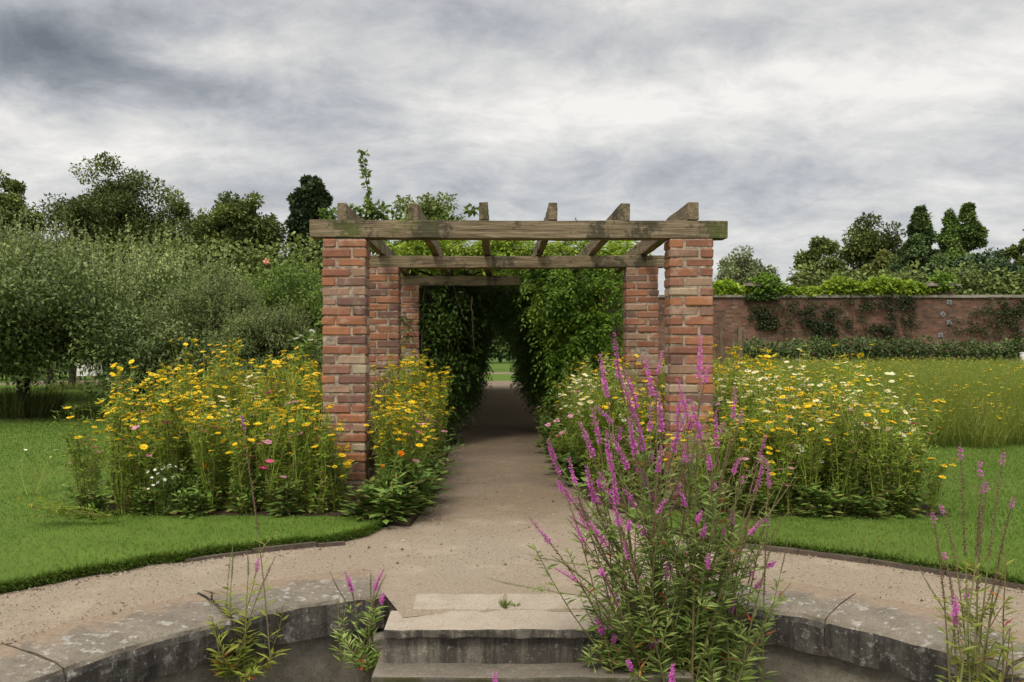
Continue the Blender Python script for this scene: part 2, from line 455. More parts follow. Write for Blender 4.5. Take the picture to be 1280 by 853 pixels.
M['cop_top'] = m_stone('coping_top', [(.10, .083, .062), (.155, .130, .100), (.21, .18, .143)], 0, .55, True)
M['cop_front'] = m_stone('blackened_stone', [(.062, .055, .046), (.098, .088, .074), (.155, .14, .117)], .5, .4, streak=True)
M['render'] = m_stone('rendered_wall', [(.18, .155, .122), (.24, .21, .168), (.29, .255, .205)], .25, 0, False, .5)
M['joint'] = simple('joint_dirt', (.085, .062, .042), .95, .1, .35, 30)
M['slab'] = m_stone('sandstone_slab', [(.25, .205, .155), (.305, .255, .198), (.345, .292, .232)], 0, 0)
M['riser'] = m_stone('stained_riser', [(.115, .098, .075), (.175, .152, .12), (.25, .22, .176)], .4, .05, streak=True)
M['tread'] = m_stone('step_tread', [(.11, .092, .070), (.16, .135, .104), (.20, .17, .132)], .25, .1)
M['mossy'] = m_stone('mossy_riser', [(.075, .062, .045), (.13, .112, .085), (.17, .15, .115)], .6, 0, False, .85)
M['pool'] = m_stone('pool_floor', [(.06, .055, .04), (.09, .08, .06), (.12, .11, .08)], .5, 0, False, .7)
M['coping_far'] = m_stone('wall_coping', [(.20, .175, .14), (.27, .24, .195), (.33, .30, .25)], .45, .2)
M['edging'] = m_stone('edging_timber', [(.065, .047, .035), (.10, .075, .056), (.14, .108, .082)], .4, 0)
M['paint'] = simple('white_paint', (.62, .60, .55), .6, .3, .15, 12)
M['plate'] = simple('zinc_plate', (.17, .17, .175), .6, .3, .15, 12)
M['deadwood'] = m_bark('dead_wood', (.15, .115, .07))

def m_gardenwall():
    m, n, out = new_mat('garden_wall_brick')
    p = geo_pos(n)
    x = nd(n, 'ShaderNodeSeparateXYZ', {0: p}).outputs
    uv = nd(n, 'ShaderNodeCombineXYZ', {0: mth(n, 'ADD', x[0], x[1]), 1: x[2], 2: 0.0}).outputs[0]
    bt = nd(n, 'ShaderNodeTexBrick', {'Vector': uv, 'Color1': (0, 0, 0, 1), 'Color2': (1, 1, 1, 1), 'Mortar': (.5, .5, .5, 1), 'Scale': 1.0,
                                      'Mortar Size': .008, 'Mortar Smooth': .3, 'Brick Width': .235, 'Row Height': .078, 'Bias': 0.0})
    c = ramp(n, nd(n, 'ShaderNodeSeparateColor', {0: bt.outputs[0]}).outputs[0],
             [(0, (.085, .044, .031)), (.3, (.135, .066, .046)), (.6, (.175, .086, .058)), (.8, (.11, .066, .050)), (1, (.22, .13, .09))])
    c = mix(n, bt.outputs[1], c, (.135, .10, .072))
    c = mix(n, ramp(n, noise(n, p, .55, 6, .65), [(.42, 0.0), (.66, .75)]), c, (.050, .036, .027))
    c = mix(n, ramp(n, noise(n, p, 1.4, 7, .7), [(.55, 0.0), (.70, .6)]), c, (.165, .115, .082))
    c = mix(n, ramp(n, noise(n, p, 2.4, 7, .72), [(.54, 0.0), (.66, .6)]), c, (.20, .082, .048))
    c = mix(n, ramp(n, noise(n, p, 3.1, 8, .75), [(.52, 0.0), (.64, .6)]), c, (.045, .036, .026))
    c = mix(n, ramp(n, noise(n, p, 5.5, 6, .75), [(.58, 0.0), (.66, .5)]), c, (.24, .19, .145))
    n.links.new(pbsdf(n, c, .95, .1, bt.outputs[1], -.3, .01).outputs[0], out.inputs[0])
    return m
M['wall'] = m_gardenwall()

# ------------------------------------------------------------------ ground, path, lawns
C = np.array((.15, 2.27))
R_IN, R_OUT, R_LAWN = 2.05, 2.48, 3.29

def on_ring(r, a, z):            # angle a in degrees from +Y, clockwise
    return (C[0] + r * math.sin(rad(a)), C[1] + r * math.cos(rad(a)), z)

def ring_sheet(name, radii, zs, mat, a0=-180, a1=180, step=3.0):
    mb = MB()
    A = np.arange(a0, a1 + .01, step)
    v = np.array([[on_ring(r, a, z) for a in A] for r, z in zip(radii, zs)])
    n = len(A)
    i = np.arange(len(radii) - 1)[:, None] * n
    j = np.arange(n - 1)[None]
    f = np.stack((i + j, i + n + j, i + n + j + 1, i + j + 1), -1).reshape(-1, 4)
    mb.add(v.reshape(-1, 3), f)
    return tag(mb.build(name, mat), kind='structure')

ring_sheet('ground', [2.25, 3, 5, 10, 30, 80, 250, 900], [-.012] * 8, M['field'])

def poly_obj(name, pts, z, mat, depth=0.0, sidemat=None):
    bm = bmesh.new()
    vs = [bm.verts.new((p[0], p[1], z)) for p in pts]
    f = bm.faces.new(vs)
    bm.normal_update()
    if f.normal.z < 0:
        f.normal_flip()
    if depth:
        top = f
        vb = [bm.verts.new((p[0], p[1], z - depth)) for p in pts]
        n = len(vs)
        for i in range(n):
            g = bm.faces.new((vs[i], vb[i], vb[(i + 1) % n], vs[(i + 1) % n]))
            g.material_index = 1
    bmesh.ops.triangulate(bm, faces=[q for q in bm.faces if len(q.verts) > 4])
    me = bpy.data.meshes.new(name)
    bm.to_mesh(me)
    bm.free()
    me.materials.append(mat)
    if sidemat:
        me.materials.append(sidemat)
    return link(name, me)

arcL = [on_ring(R_LAWN + .03 * math.sin(a * .9), a, 0)[:2] for a in np.arange(-130, -19, 3.0)]
arcR = [on_ring(R_LAWN + .02 * math.sin(a * .7), a, 0)[:2] for a in np.arange(21, 131, 3.0)]
lawnL = arcL + [(-.86, 5.55), (-.80, 5.80), (-.82, 12), (-1.0, 31), (-60, 31), (-60, -10)]
lawnR = [(1.02, 31), (1.0, 12), (.98, 6.0)] + arcR + [(60, -10), (60, 31)]
gp = [on_ring(2.2, a, 0)[:2] for a in np.arange(-130, -21, 2.0)] + [on_ring(2.2, -20.0, 0)[:2]] + [on_ring(1.68, a, 0)[:2] for a in np.arange(-20, 20.1, 2.5)] + [on_ring(2.2, 20.0, 0)[:2]] + [on_ring(2.2, a, 0)[:2] for a in np.arange(22, 131, 2.0)]
go = [on_ring(R_LAWN + .4, a, 0)[:2] for a in np.arange(130, 10, -4.0)] + [(1.3, 7), (1.3, 40), (-1.2, 40), (-1.2, 7)] + [on_ring(R_LAWN + .4, a, 0)[:2] for a in np.arange(-14, -131, -4.0)]
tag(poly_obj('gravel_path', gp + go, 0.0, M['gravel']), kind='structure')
LZ = .045
tag(poly_obj('left_lawn', lawnL, LZ, M['turf'], .07, M['turf_edge']), kind='structure')
tag(poly_obj('right_lawn', lawnR, LZ, M['turf'], .07, M['turf_edge']), kind='structure')
bedL = [(-3.12, 6.25), (-2.4, 6.05), (-.98, 6.0), (-.60, 5.86), (-.52, 7.0), (-.60, 11.5), (-3.2, 11.2), (-3.3, 8)]
bedR = [(.72, 7.0), (.95, 6.35), (1.9, 6.02), (3.25, 5.98), (3.5, 8), (3.3, 11.2), (.80, 11.5), (.68, 9)]
tag(poly_obj('left_flower_bed', bedL, LZ + .006, M['soil'], .06, M['soil']), kind='structure')
tag(poly_obj('right_flower_bed', bedR, LZ + .006, M['soil'], .06, M['soil']), kind='structure')
# beyond the end of the pergola: lawns, a crossing path
tag(poly_obj('far_lawn', [(-40, 37), (40, 37), (40, 49), (-40, 49)], .004, M['turf']), kind='structure')
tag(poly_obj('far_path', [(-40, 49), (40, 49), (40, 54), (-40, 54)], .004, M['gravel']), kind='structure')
tag(poly_obj('distant_lawn', [(-60, 54), (60, 54), (60, 110), (-60, 110)], .004, M['turf']), kind='structure')
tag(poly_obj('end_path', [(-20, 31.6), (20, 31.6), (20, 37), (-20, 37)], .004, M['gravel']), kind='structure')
ring_sheet('pool_floor', [0.02, 1.0, 1.7, 2.2], [-.50] * 4, M['pool'])

# ------------------------------------------------------------------ pool wall, coping, steps
def arc_block(mb, prof, a0, a1, mats, jit=.006):
    """a stone whose cross-section PROF (r, z) sweeps from a0 to a1 degrees"""
    A = np.linspace(a0, a1, 40)
    prof = np.array(prof)
    ph = R.random(12) * 6
    v = np.array([[on_ring(r + .003 * math.sin(a * .8 + ph[k]) + .0012 * math.sin(a * 2.3 + ph[k] * 2) + R.normal(0, .0005), a, z + .0025 * math.sin(a * .9 + ph[k] * 3) + R.normal(0, .0005)) for k, (r, z) in enumerate(prof)] for a in A])
    for e_ in (0, -1):                                   # worn ends
        for k in (1, 2, 3):
            v[e_, k, 2] -= .006
    k = len(prof)
    i = np.arange(len(A) - 1)[:, None] * k
    j = np.arange(k)[None]
    f = np.stack((i + j, i + (j + 1) % k, i + k + (j + 1) % k, i + k + j), -1)
    for q in range(k):
        mb.add(v.reshape(-1, 3), f[:, q], mats[q])
    for end in (0, len(A) - 1):
        c = v[end].mean(0)
        vv = np.vstack((v[end], c))
        mb.add(vv, [(q, (q + 1) % k, k) for q in range(k)], 1)

COP = [(r - .42, z) for r, z in [(2.47, -.165), (2.466, -.10), (2.468, -.04), (2.473, -.016), (2.485, .0), (2.53, .012), (2.66, .026), (2.80, .030), (2.90, .028), (2.90, -.165)]]
COPM = [1, 1, 1, 0, 0, 0, 0, 0, 1, 1]
def pool_wall(sgn, label):
    t = empty('pool_wall', (0, 0, 0))
    tag(t, label, 'low wall', 'curved pool walls either side of the steps')
    js = [20.2, 41, 62, 83, 104, 125]
    for a, b2 in zip(js[:-1], js[1:]):
        mb = MB()
        a_, b_ = (a + .09, b2 - .09) if sgn > 0 else (-b2 + .09, -a - .09)
        dz = R.normal(0, .004)
        arc_block(mb, [(r + R.normal(0, .004), z + dz) for r, z in COP], a_, b_, COPM)
        mb.build('coping_stone', [M['cop_top'], M['cop_front']], t, False)
    for a in js[1:-1]:
        mb = MB()
        arc_block(mb, [(r + (.003 if z < .02 and r < 2.2 else 0), z - (.003 if z > -.1 else 0)) for r, z in COP], sgn * a - .16, sgn * a + .16, [0] * len(COP), 0)
        mb.build('joint_filling', [M['joint'], M['joint']], t)
    mb = MB()
    a_, b_ = (15, 124) if sgn > 0 else (-124, -15)
    A = np.arange(a_, b_ + .1, 1.5)
    zs = np.array([-.16, -.24, -.33, -.42, -.52])
    v = np.array([[on_ring(2.105 + R.normal(0, .0012), a, -.006 if (abs(a) < 21 and z > -.2) else z) for z in zs] for a in A])
    k = len(zs)
    i = np.arange(len(A) - 1)[:, None] * k
    j = np.arange(k - 1)[None]
    mb.add(v.reshape(-1, 3), np.stack((i + j, i + j + 1, i + k + j + 1, i + k + j), -1).reshape(-1, 4))
    mb.build('rendered_face', M['render'], t)
pool_wall(-1, 'curved low pool wall with lichened coping, left of the stone steps')
pool_wall(1, 'curved low pool wall with blackened coping, right of the stone steps')

def rough_block(name, lo, hi, mat, parent, bev=.008, cuts=10, amp=.004, mats=None):
    bm = bmesh.new()
    bmesh.ops.create_cube(bm, size=1)
    bmesh.ops.bevel(bm, geom=bm.edges[:], offset=.0001, segments=1, affect='EDGES') if False else None
    lo, hi = np.array(lo, float), np.array(hi, float)
    for v in bm.verts:
        v.co = Vector((lo + hi) / 2 + np.array(v.co) * (hi - lo))
    xe = [e for e in bm.edges if abs(e.verts[0].co.x - e.verts[1].co.x) > 1e-6]
    bmesh.ops.subdivide_edges(bm, edges=xe, cuts=cuts, use_grid_fill=True)
    for v in bm.verts:
        v.co += Vector((R.normal(0, amp * .5), R.normal(0, amp), R.normal(0, amp * .5)))
    bm.normal_update()
    if mats:
        for f in bm.faces:
            f.material_index = 0 if f.normal.z > .7 else 1
    me = bpy.data.meshes.new(name)
    bm.to_mesh(me)
    bm.free()
    for q in (mats or [mat]):
        me.materials.append(q)
    o = link(name, me, parent)
    return bev_obj(o, bev, 2)

st = tag(empty('stone_steps', (.15, 3.7, -.5)), 'worn sandstone steps with pale landing slabs leading down from the gravel path', 'steps')
def ST(name, lo, hi, mat, mats=None, **k):
    o = rough_block(name, lo, hi, mat, st, mats=mats, **k)
    o.location = (-.15, -3.7, .5)
    return o
ST('landing_slab', (-.40, 3.965, -.05), (.043, 4.22, .004), M['slab'], bev=.006)
ST('landing_slab', (.055, 3.965, -.05), (.70, 4.22, .006), M['slab'], bev=.006)
ST('nosing_slab', (-.495, 3.685, -.042), (.80, 3.96, .0), None, [M['slab'], M['riser']], bev=.008, cuts=16)
ST('riser', (-.50, 3.72, -.175), (.81, 3.98, -.046), M['riser'], bev=.008, cuts=16)
ST('tread', (-.53, 3.56, -.215), (.84, 3.99, -.162), None, [M['tread'], M['mossy']], bev=.01, cuts=16)
ST('riser', (-.52, 3.60, -.34), (.83, 3.99, -.218), M['mossy'], bev=.01, cuts=16)
ST('tread', (-.55, 3.30, -.38), (.86, 3.99, -.342), None, [M['tread'], M['mossy']], bev=.01, cuts=16)
ST('riser', (-.54, 3.33, -.52), (.85, 3.99, -.382), M['mossy'], bev=.01, cuts=16)
# side cheeks that close the gap between steps and wall
ST('side_cheek', (-.62, 3.98, -.52), (-.50, 4.30, -.18), M['render'], bev=.01)
ST('side_cheek', (.81, 3.98, -.52), (.93, 4.30, -.18), M['render'], bev=.01)

# lawn edging boards
def edging(a0, a1, label, r=R_LAWN - .02, topz=.028):
    mb = MB()
    for a in np.arange(a0, a1, 7.0):
        b2 = min(a + 6.9, a1)
        A = np.linspace(a, b2, 5)
        rr, top = r + R.normal(0, .004), topz + R.normal(0, .004)
        v = np.array([[on_ring(q, x, z) for q, z in ((rr - .03, -.02), (rr - .03, top), (rr, top), (rr, -.02))] for x in A])
        i = np.arange(4)[:, None] * 4
        j = np.arange(4)[None]
        mb.add(v.reshape(-1, 3), np.stack((i + j, i + (j + 1) % 4, i + 4 + (j + 1) % 4, i + 4 + j), -1).reshape(-1, 4))
        mb.add(v[0], [(0, 1, 2, 3)]); mb.add(v[-1], [(3, 2, 1, 0)])
    return tag(mb.build('lawn_edging', M['edging']), label, 'lawn edging', 'edgings of the lawns')
edging(24, 95, 'brown timber edging along the lawn to the right of the loosestrife')
edging(-37, -20, 'short piece of brown timber edging at the lawn tip near the left pillar', R_LAWN - .03, .016)

# ------------------------------------------------------------------ pergola
D1, BAY = 6.45, 2.25
FR = [D1 + BAY * i for i in range(11)]
FR[1], FR[2] = 8.63, 10.93
PXL, PXR = -1.337, 1.335            # outer left of the left pillars, inner left of the right ones
PW, PD, PH = .337, .225, 2.095

def brick_template():
    bm = bmesh.new()
    bmesh.ops.create_cube(bm, size=1)
    me_v = [np.array(v.co) for v in bm.verts]
    bm.free()
    return me_v

def chamfer_box(lo, hi, c):
    """24 vertex chamfered box"""
    v, idx = [], {}
    for s in [(a, b2, c2) for a in (0, 1) for b2 in (0, 1) for c2 in (0, 1)]:
        for ax in range(3):
            p = [lo[i] if s[i] == 0 else hi[i] for i in range(3)]
            for i in range(3):
                if i != ax:
                    p[i] += c if s[i] == 0 else -c
            idx[(s, ax)] = len(v)
            v.append(p)
    quads, tris = [], []
    for ax in range(3):
        o = [i for i in range(3) if i != ax]
        for side in (0, 1):
            ring = []
            for (a, b2) in ((0, 0), (1, 0), (1, 1), (0, 1)):
                s = [0, 0, 0]; s[ax] = side; s[o[0]] = a; s[o[1]] = b2
                ring.append(idx[(tuple(s), ax)])
            quads.append(ring)
    for ax in range(3):                       # edges parallel to ax
        o = [i for i in range(3) if i != ax]
        for a in (0, 1):
            for b2 in (0, 1):
                s0 = [0, 0, 0]; s1 = [0, 0, 0]
                s0[o[0]] = s1[o[0]] = a; s0[o[1]] = s1[o[1]] = b2; s1[ax] = 1
                quads.append([idx[(tuple(s0), o[0])], idx[(tuple(s1), o[0])], idx[(tuple(s1), o[1])], idx[(tuple(s0), o[1])]])
    for s in [(a, b2, c2) for a in (0, 1) for b2 in (0, 1) for c2 in (0, 1)]:
        tris.append([idx[(s, 0)], idx[(s, 1)], idx[(s, 2)]])
    return np.array(v), np.array(quads), np.array(tris)

def pillar_mesh(seed, pale=0.0):
    global R
    keep, R = R, np.random.default_rng(seed)
    mb = MB()
    n = 28
    ch = PH / n
    g = .0036
    mb.box((.008, .008, -.1), (PW - .008, PD - .008, PH - .004), 1)
    for k in range(n):
        z0, z1 = k * ch + g, (k + 1) * ch - g
        if k % 2 == 0:
            lay = [(0, .222, 0, .108), (0, .222, .117, PD), (.232, PW, 0, PD)]
        else:
            lay = [(0, .105, 0, PD), (.115, PW, 0, .108), (.115, PW, .117, PD)]
        for x0, x1, y0, y1 in lay:
            e = lambda s: R.normal(0, s)
            v, q, t = chamfer_box((x0 + e(.003) + g * .3, y0 + e(.003), z0 + e(.002)), (x1 + e(.003) - g * .3, y1 + e(.003), z1 + e(.002)), .008 + .005 * R.random())
            v = v + R.normal(0, .0018, v.shape)
            tt = R.random() * .80
            if R.random() < .10 + pale:
                tt = R.uniform(.76, 1)
            mb.add(v, q, 0, tt)
            mb.add(v, t, 0, tt)
    me = mb.mesh('brick_pillar', [M['brick'], M['mortar']])
    R = keep
    return me

pg = tag(empty('pergola', (.165, D1, 0)), 'long brick pillared pergola with weathered oak beams and rafters across the path', 'pergola')
def PG(name, me, loc=(0, 0, 0)):
    o = link(name, me, pg)
    o.location = (loc[0] - .165, loc[1] - D1, loc[2])
    return o
pm = [pillar_mesh(11, .14), pillar_mesh(12, .02), pillar_mesh(13), pillar_mesh(14, .05)]
for i, y in enumerate(FR):
    PG('brick_pillar', pm[0 if i == 0 else 1 + i % 3], (PXL, y, 0))
    PG('brick_pillar', pm[1 if i == 0 else 1 + (i + 1) % 3], (PXR, y, 0))

def timber(name, p0, p1, wdt, hgt, seed):
    """a squared beam from p0 to p1 (bottom centre line), its grain along local x"""
    rg = np.random.default_rng(seed)
    p0, p1 = np.array(p0, float), np.array(p1, float)
    L = np.linalg.norm(p1 - p0)
    n = max(6, int(L / .12))
    xs = np.linspace(0, L, n)
    v = []
    ph = rg.random() * 6
    for x in xs:
        dy, dz = .004 * math.sin(x * 2.1 + ph) + rg.normal(0, .0012), .004 * math.sin(x * 1.3 + ph * 2) + rg.normal(0, .001)
        for (a, b2) in ((-.5, 0), (.5, 0), (.5, .62), (.5, 1), (-.5, 1), (-.5, .62)):
            v.append((x, a * wdt + dy + rg.normal(0, .0012), b2 * hgt + dz + rg.normal(0, .0012)))
    f = []
    for i in range(n - 1):
        for j in range(6):
            f.append((i * 6 + j, i * 6 + (j + 1) % 6, i * 6 + 6 + (j + 1) % 6, i * 6 + 6 + j))
    mb = MB()
    mb.add(v, f)
    for o, flip in ((0, 1), ((n - 1) * 6, 0)):
        q = [(o, o + 1, o + 2, o + 5), (o + 5, o + 2, o + 3, o + 4)]
        mb.add(np.array(v), [t[::-1] for t in q] if flip else q)
    # merge: faces share positions, so a bevel needs welded verts
    me = mb.mesh(name, M['wood'])
    bm = bmesh.new(); bm.from_mesh(me)
    bmesh.ops.remove_doubles(bm, verts=bm.verts[:], dist=1e-5)
    loose = [q for q in bm.verts if not q.link_faces]
    bmesh.ops.delete(bm, geom=loose, context='VERTS')
    bmesh.ops.recalc_face_normals(bm, faces=bm.faces[:])
    bm.to_mesh(me); bm.free()
    o = PG(name, me, p0)
    d = Vector(p1 - p0).normalized()
    o.rotation_euler = (0, -math.asin(d.z), math.atan2(d.y, d.x))
    return bev_obj(o, .005, 2)

BZ, BH = PH + .004, .135
for i, y in enumerate(FR):
    if i == 0:
        timber('beam', (-1.437, y + .085, BZ + .008), (1.785, y + .085, BZ - .006), .15, BH, 20)
    else:
        timber('beam', (-1.40, y + .11, BZ), (1.75, y + .11, BZ), .15, .125 if i > 1 else .12, 20 + i)
RX = [-1.185, -.637, -.098, .447, .992, 1.520]
RW = [.068, .070, .070, .066, .072, .084]
for b in range(10):
    for k, x in enumerate(RX):
        y0 = FR[b] + (.012 if b == 0 else .125 + R.normal(0, .01))
        y1 = FR[b + 1] + .095
        if b > 0 and b % 2 == 0:
            continue
        if b > 0:
            y1 = FR[min(b + 2, 10)] + .095
        if b == 0:
            y1 = FR[1] + .115
        timber('rafter', (x + R.normal(0, .003), y0, BZ + BH + .002), (x + R.normal(0, .008), y1, BZ + BH - .004), RW[k], .135 if b == 0 else .12, 60 + b * 10 + k)

# ------------------------------------------------------------------ garden wall beyond
WY = 31.2
gw = tag(empty('garden_wall', (14, WY, 0)), 'tall old red brick garden wall behind the meadow with stone coping', 'garden wall')
gl = tag(empty('garden_wall', (-14, WY, 0)), 'old brick garden wall half hidden behind orchard shrubs', 'garden wall')
def wall_run(root, x0, x1, piers, top):
    ox = root.location.x
    mb = MB(); mb.box((x0 - ox, 0, -.2), (x1 - ox, .45, top))
    mb.build('brickwork', M['wall'], root)
    mb = MB()
    x = x0
    while x < x1:
        e = min(x + R.uniform(1.1, 1.7), x1)
        mb.box((x - ox + .004, -.07, top + .002), (e - ox - .004, .52, top + .10 + R.normal(0, .006)), jit=.008)
        x = e
    mb.build('coping', M['coping_far'], root)
    for px in piers:
        mb = MB(); mb.box((px - .45 - ox, -.02, top + .101), (px + .45 - ox, .50, top + .42))
        mb.build('pier_top', M['wall'], root)
        mb = MB()
        mb.box((px - .62 - ox, -.15, top + .422), (px + .62 - ox, .63, top + .52), jit=.01)
        mb.box((px - .42 - ox, -.02, top + .521), (px + .42 - ox, .5, top + .60), jit=.02)
        mb.build('pier_cap', M['coping_far'], root)
wall_run(gw, 1.9, 60, [9.9, 16.55], 3.28)
wall_run(gl, -13, -1.5, [], 3.50)
for (px, py) in ((1186, 378), (1178, 393), (1186, 403), (1175, 419)):
    mb = MB(); mb.box((-.085, -.03, -.085), (.085, 0, .085))
    mb.tube([(0, -.031, 0), (0, -.06, 0)], .035, 6)
    o = mb.build('anchor_plate', M['plate'], gw)
    p = W(px, py, WY)
    o.location = (p[0] - 14, -.005, p[2])
    o.rotation_euler = (0, rad(45 if (px, py) == (1178, 393) else R.uniform(-8, 8)), 0)

# ------------------------------------------------------------------ trees
def curve(p0, p1, n=7, bend=.15):
    p0, p1 = np.array(p0, float), np.array(p1, float)
    L = np.linalg.norm(p1 - p0)
    t = np.linspace(0, 1, n)[:, None]
    off = R.normal(0, bend * L, 3)
    j = R.normal(0, bend * L * .12, (n, 3)) * np.sin(t * math.pi)
    return p0 + (p1 - p0) * t + off * (t * (1 - t)) * 1.2 + j

LEAF_N = 2.0
def clump_leaves(mb, cen, rad3, n, size, aspect, mat=0, tint0=None, out_c=None, up=.35):
    d = unit(R.normal(size=(n, 3)))
    r = R.random(n)[:, None] ** .45
    P = cen + d * r * rad3
    A = unit(d * .7 + R.normal(0, .8, (n, 3)) + np.array((0, 0, -.15)))
    L = size * R.uniform(.65, 1.25, n)
    t = R.random(n) if tint0 is None else np.clip(tint0 + R.normal(0, .2, n), 0, 1)
    mb.leaves(P, A, L, L * aspect, mat, t, up=np.array((0, 0, 1.0)) * 1 + 0)

def tree(name, label, cat, x, y, h, cw, zb, leaf, mat, size, nclump=70, nper=130, shape='broad', bark='bark', group=None, cd=None, aspect=.55, trunk_r=None, lean=0, seed=None, gaps=0.0, z0=0.0):
    global R
    keep = R
    if seed is not None:
        R = np.random.default_rng(seed)
    t = tag(empty(name, (x, y, z0)), label, cat, group)
    cd = cd or cw
    tr = MB()
    cr = MB()
    r0 = trunk_r or h * .018 + .05
    top = h * .93
    tp = curve((0, 0, -.1), (lean, 0, top if shape != 'broad' else zb + (h - zb) * .5), 9, .03)
    tr.tube(tp, np.linspace(r0 * 1.15, r0 * .25, 9), 8)
    cents = []
    if shape == 'broad':
        nl = 8 + int(R.integers(0, 4))
        lobes = []
        for k in range(nl):
            a = 2 * math.pi * k / nl + R.normal(0, .3)
            rr = R.uniform(.25, .68)
            zc = zb + (h - zb) * R.uniform(.28, .74)
            lobes.append((np.array((lean + math.cos(a) * rr * cw / 2, math.sin(a) * rr * cd / 2, zc)), R.uniform(.24, .36)))
        lobes.append((np.array((lean, 0, zb + (h - zb) * .76)), .30))
        for c, s in lobes:
            b0 = tp[int(R.integers(3, 8))]
            br = curve(b0, c, 7, .12)
            tr.tube(br, np.linspace(r0 * .45, r0 * .10, 7), 5)
            m = max(3, int(nclump / len(lobes)))
            for q in range(m):
                d = unit(R.normal(size=3) + np.array((0, 0, .25)))
                e = c + d * s * np.array((cw, cd, (h - zb) * .95)) * R.uniform(.45, 1.0)
                e[2] = max(e[2], zb * R.uniform(.9, 1.1))
                if R.random() < gaps:
                    continue
                tr.tube(curve(br[4], e, 4, .1), np.linspace(r0 * .12, r0 * .03, 4), 3)
                cents.append((e, np.array((1, 1, .72)) * (.095 + .075 * R.random()) * (cw + cd) / 2))
    elif shape == 'cone':
        for q in range(nclump):
            f = R.random() ** 1.25
            a = R.random() * 2 * math.pi
            pr = (1 - f) ** .86 * (.84 + .22 * math.sin(a * 3 + f * 9) + R.normal(0, .13)) * min(1, .7 + f * 3)
            e = np.array((math.cos(a) * pr * cw / 2, math.sin(a) * pr * cd / 2, zb + (h - zb) * f))
            tr.tube(curve((0, 0, e[2] * .96), e, 4, .08), np.linspace(r0 * .2, r0 * .04, 4), 3)
            cents.append((e, np.array((.17 * cw, .17 * cd, .065 * (h - zb))) * R.uniform(.5, 1.2) * (1.1 - .75 * f)))
        cents.append((np.array((0, 0, h - .03 * h)), np.array((.06 * cw, .06 * cw, .04 * h))))
    for e, r3 in cents:
        nn = int(nper * LEAF_N * R.uniform(.6, 1.3))
        clump_leaves(cr, e, r3, nn, size, aspect, 0, R.uniform(.05, .95))
    tr.build('trunk', M[bark], t, True)
    cr.build('crown', M[mat], t)
    R = keep
    return t

def T(px, top, D):
    return (px - 620) * D / F, EYE + (442 - top) * D / F
far = 'mature trees beyond the garden wall'
def far_tree(label, px, top, D, wpx, mat, zb=.25, **k):
    global LEAF_N
    LEAF_N = 5.0
    x, h = T(px, top, D)
    cat = 'tree'
    return tree(k.pop('name', 'broadleaf_tree'), label, cat, x, D, h, wpx * D / F, h * zb, None, M and mat, k.pop('size', .28), group=far, **k)

far_tree('dark oak cut off by the picture edge, far left behind the apple trees', 2, 210, 62, 92, 'oak', .2, nclump=80, nper=85, seed=1)
far_tree('tallest spreading oak with open branches behind the orchard', 126, 196, 65, 150, 'oak', .22, nclump=105, nper=85, seed=2, gaps=.12, name='oak_tree')
far_tree('mid green sparse tree between the tall oak and the rounded tree', 218, 244, 70, 122, 'oak', .25, nclump=64, nper=75, seed=3, gaps=.15)
far_tree('rounded dark tree standing left of the narrow yew', 294, 252, 60, 118, 'oak', .1, nclump=100, nper=95, seed=14)
far_tree('thin young conifer beside the rounded dark tree', 341, 272, 66, 22, 'cypress', .1, shape='cone', nclump=40, nper=50, name='conifer_tree', seed=5)
far_tree('narrow blackish yew rising beside the pergola beam end', 387, 222, 60, 58, 'yew', .12, nclump=110, nper=100, seed=6, bark='darkbark', name='yew_tree', size=.3)
far_tree('loose crowned oak seen above the pergola roof', 538, 242, 55, 112, 'oak', .3, nclump=80, nper=70, seed=7, gaps=.15)
far_tree('small pale wispy ash tree just right of the pergola', 935, 303, 55, 84, 'ash', .15, nclump=80, nper=36, seed=8, size=.24, name='ash_tree')
far_tree('dark upright tree at the edge of the group right of the pale ash', 1030, 298, 60, 70, 'oak', .1, nclump=75, nper=80, seed=9)
far_tree('low bronze green yew at the foot of the dark upright tree', 1016, 336, 55, 70, 'brownyew', .1, nclump=70, nper=80, seed=10, name='yew_tree', size=.26)
far_tree('broad dark tree left of the columnar cypress', 1086, 280, 66, 112, 'oak', .1, nclump=110, nper=85, seed=11)
far_tree('rounded olive green shrub tree in front of the broad dark tree', 1108, 318, 56, 62, 'olive', .05, nclump=70, nper=85, seed=12, size=.26)
far_tree('dark columnar cypress, tallest of the dark conifers over the wall', 1151, 260, 60, 104, 'cypress', .05, shape='cone', nclump=120, nper=120, seed=13, name='cypress_tree', size=.24)
far_tree('pointed green conifer just right of the columnar cypress', 1187, 264, 62, 80, 'conifer', .05, shape='cone', nclump=90, nper=95, seed=15, name='conifer_tree', size=.24)
far_tree('tallest light green conifer with twin on its left', 1211, 257, 62, 98, 'conifer', .05, shape='cone', nclump=100, nper=110, seed=16, name='conifer_tree', size=.24)
far_tree('wide low dark tree under the light green conifers', 1225, 312, 56, 110, 'yew', .02, nclump=110, nper=90, seed=17)
far_tree('dark tree cut by the right picture edge above the wall', 1284, 290, 60, 60, 'oak', .05, nclump=70, nper=80, seed=18)
LEAF_N = 2.0
# dark evergreen belt closing the view through and behind the pergola
for i, (x, y, h, wd) in enumerate([(-3.2, 112, 7.5, 8), (.6, 111, 8.0, 8), (4.2, 114, 8.5, 8), (7.5, 112, 7.2, 9), (-9.5, 113, 8, 10), (-30, 72, 8.5, 12), (-19, 74, 8, 11), (-42, 70, 9, 12), (46, 75, 9, 12), (16, 80, 6, 12)]):
    tree('evergreen_tree', 'dark evergreen of the belt closing the far end of the view', 'tree', x, y, h, wd, .0, None, 'ivy', .5, nclump=130, nper=80, group='evergreen belt beyond the lawns', seed=30 + i)

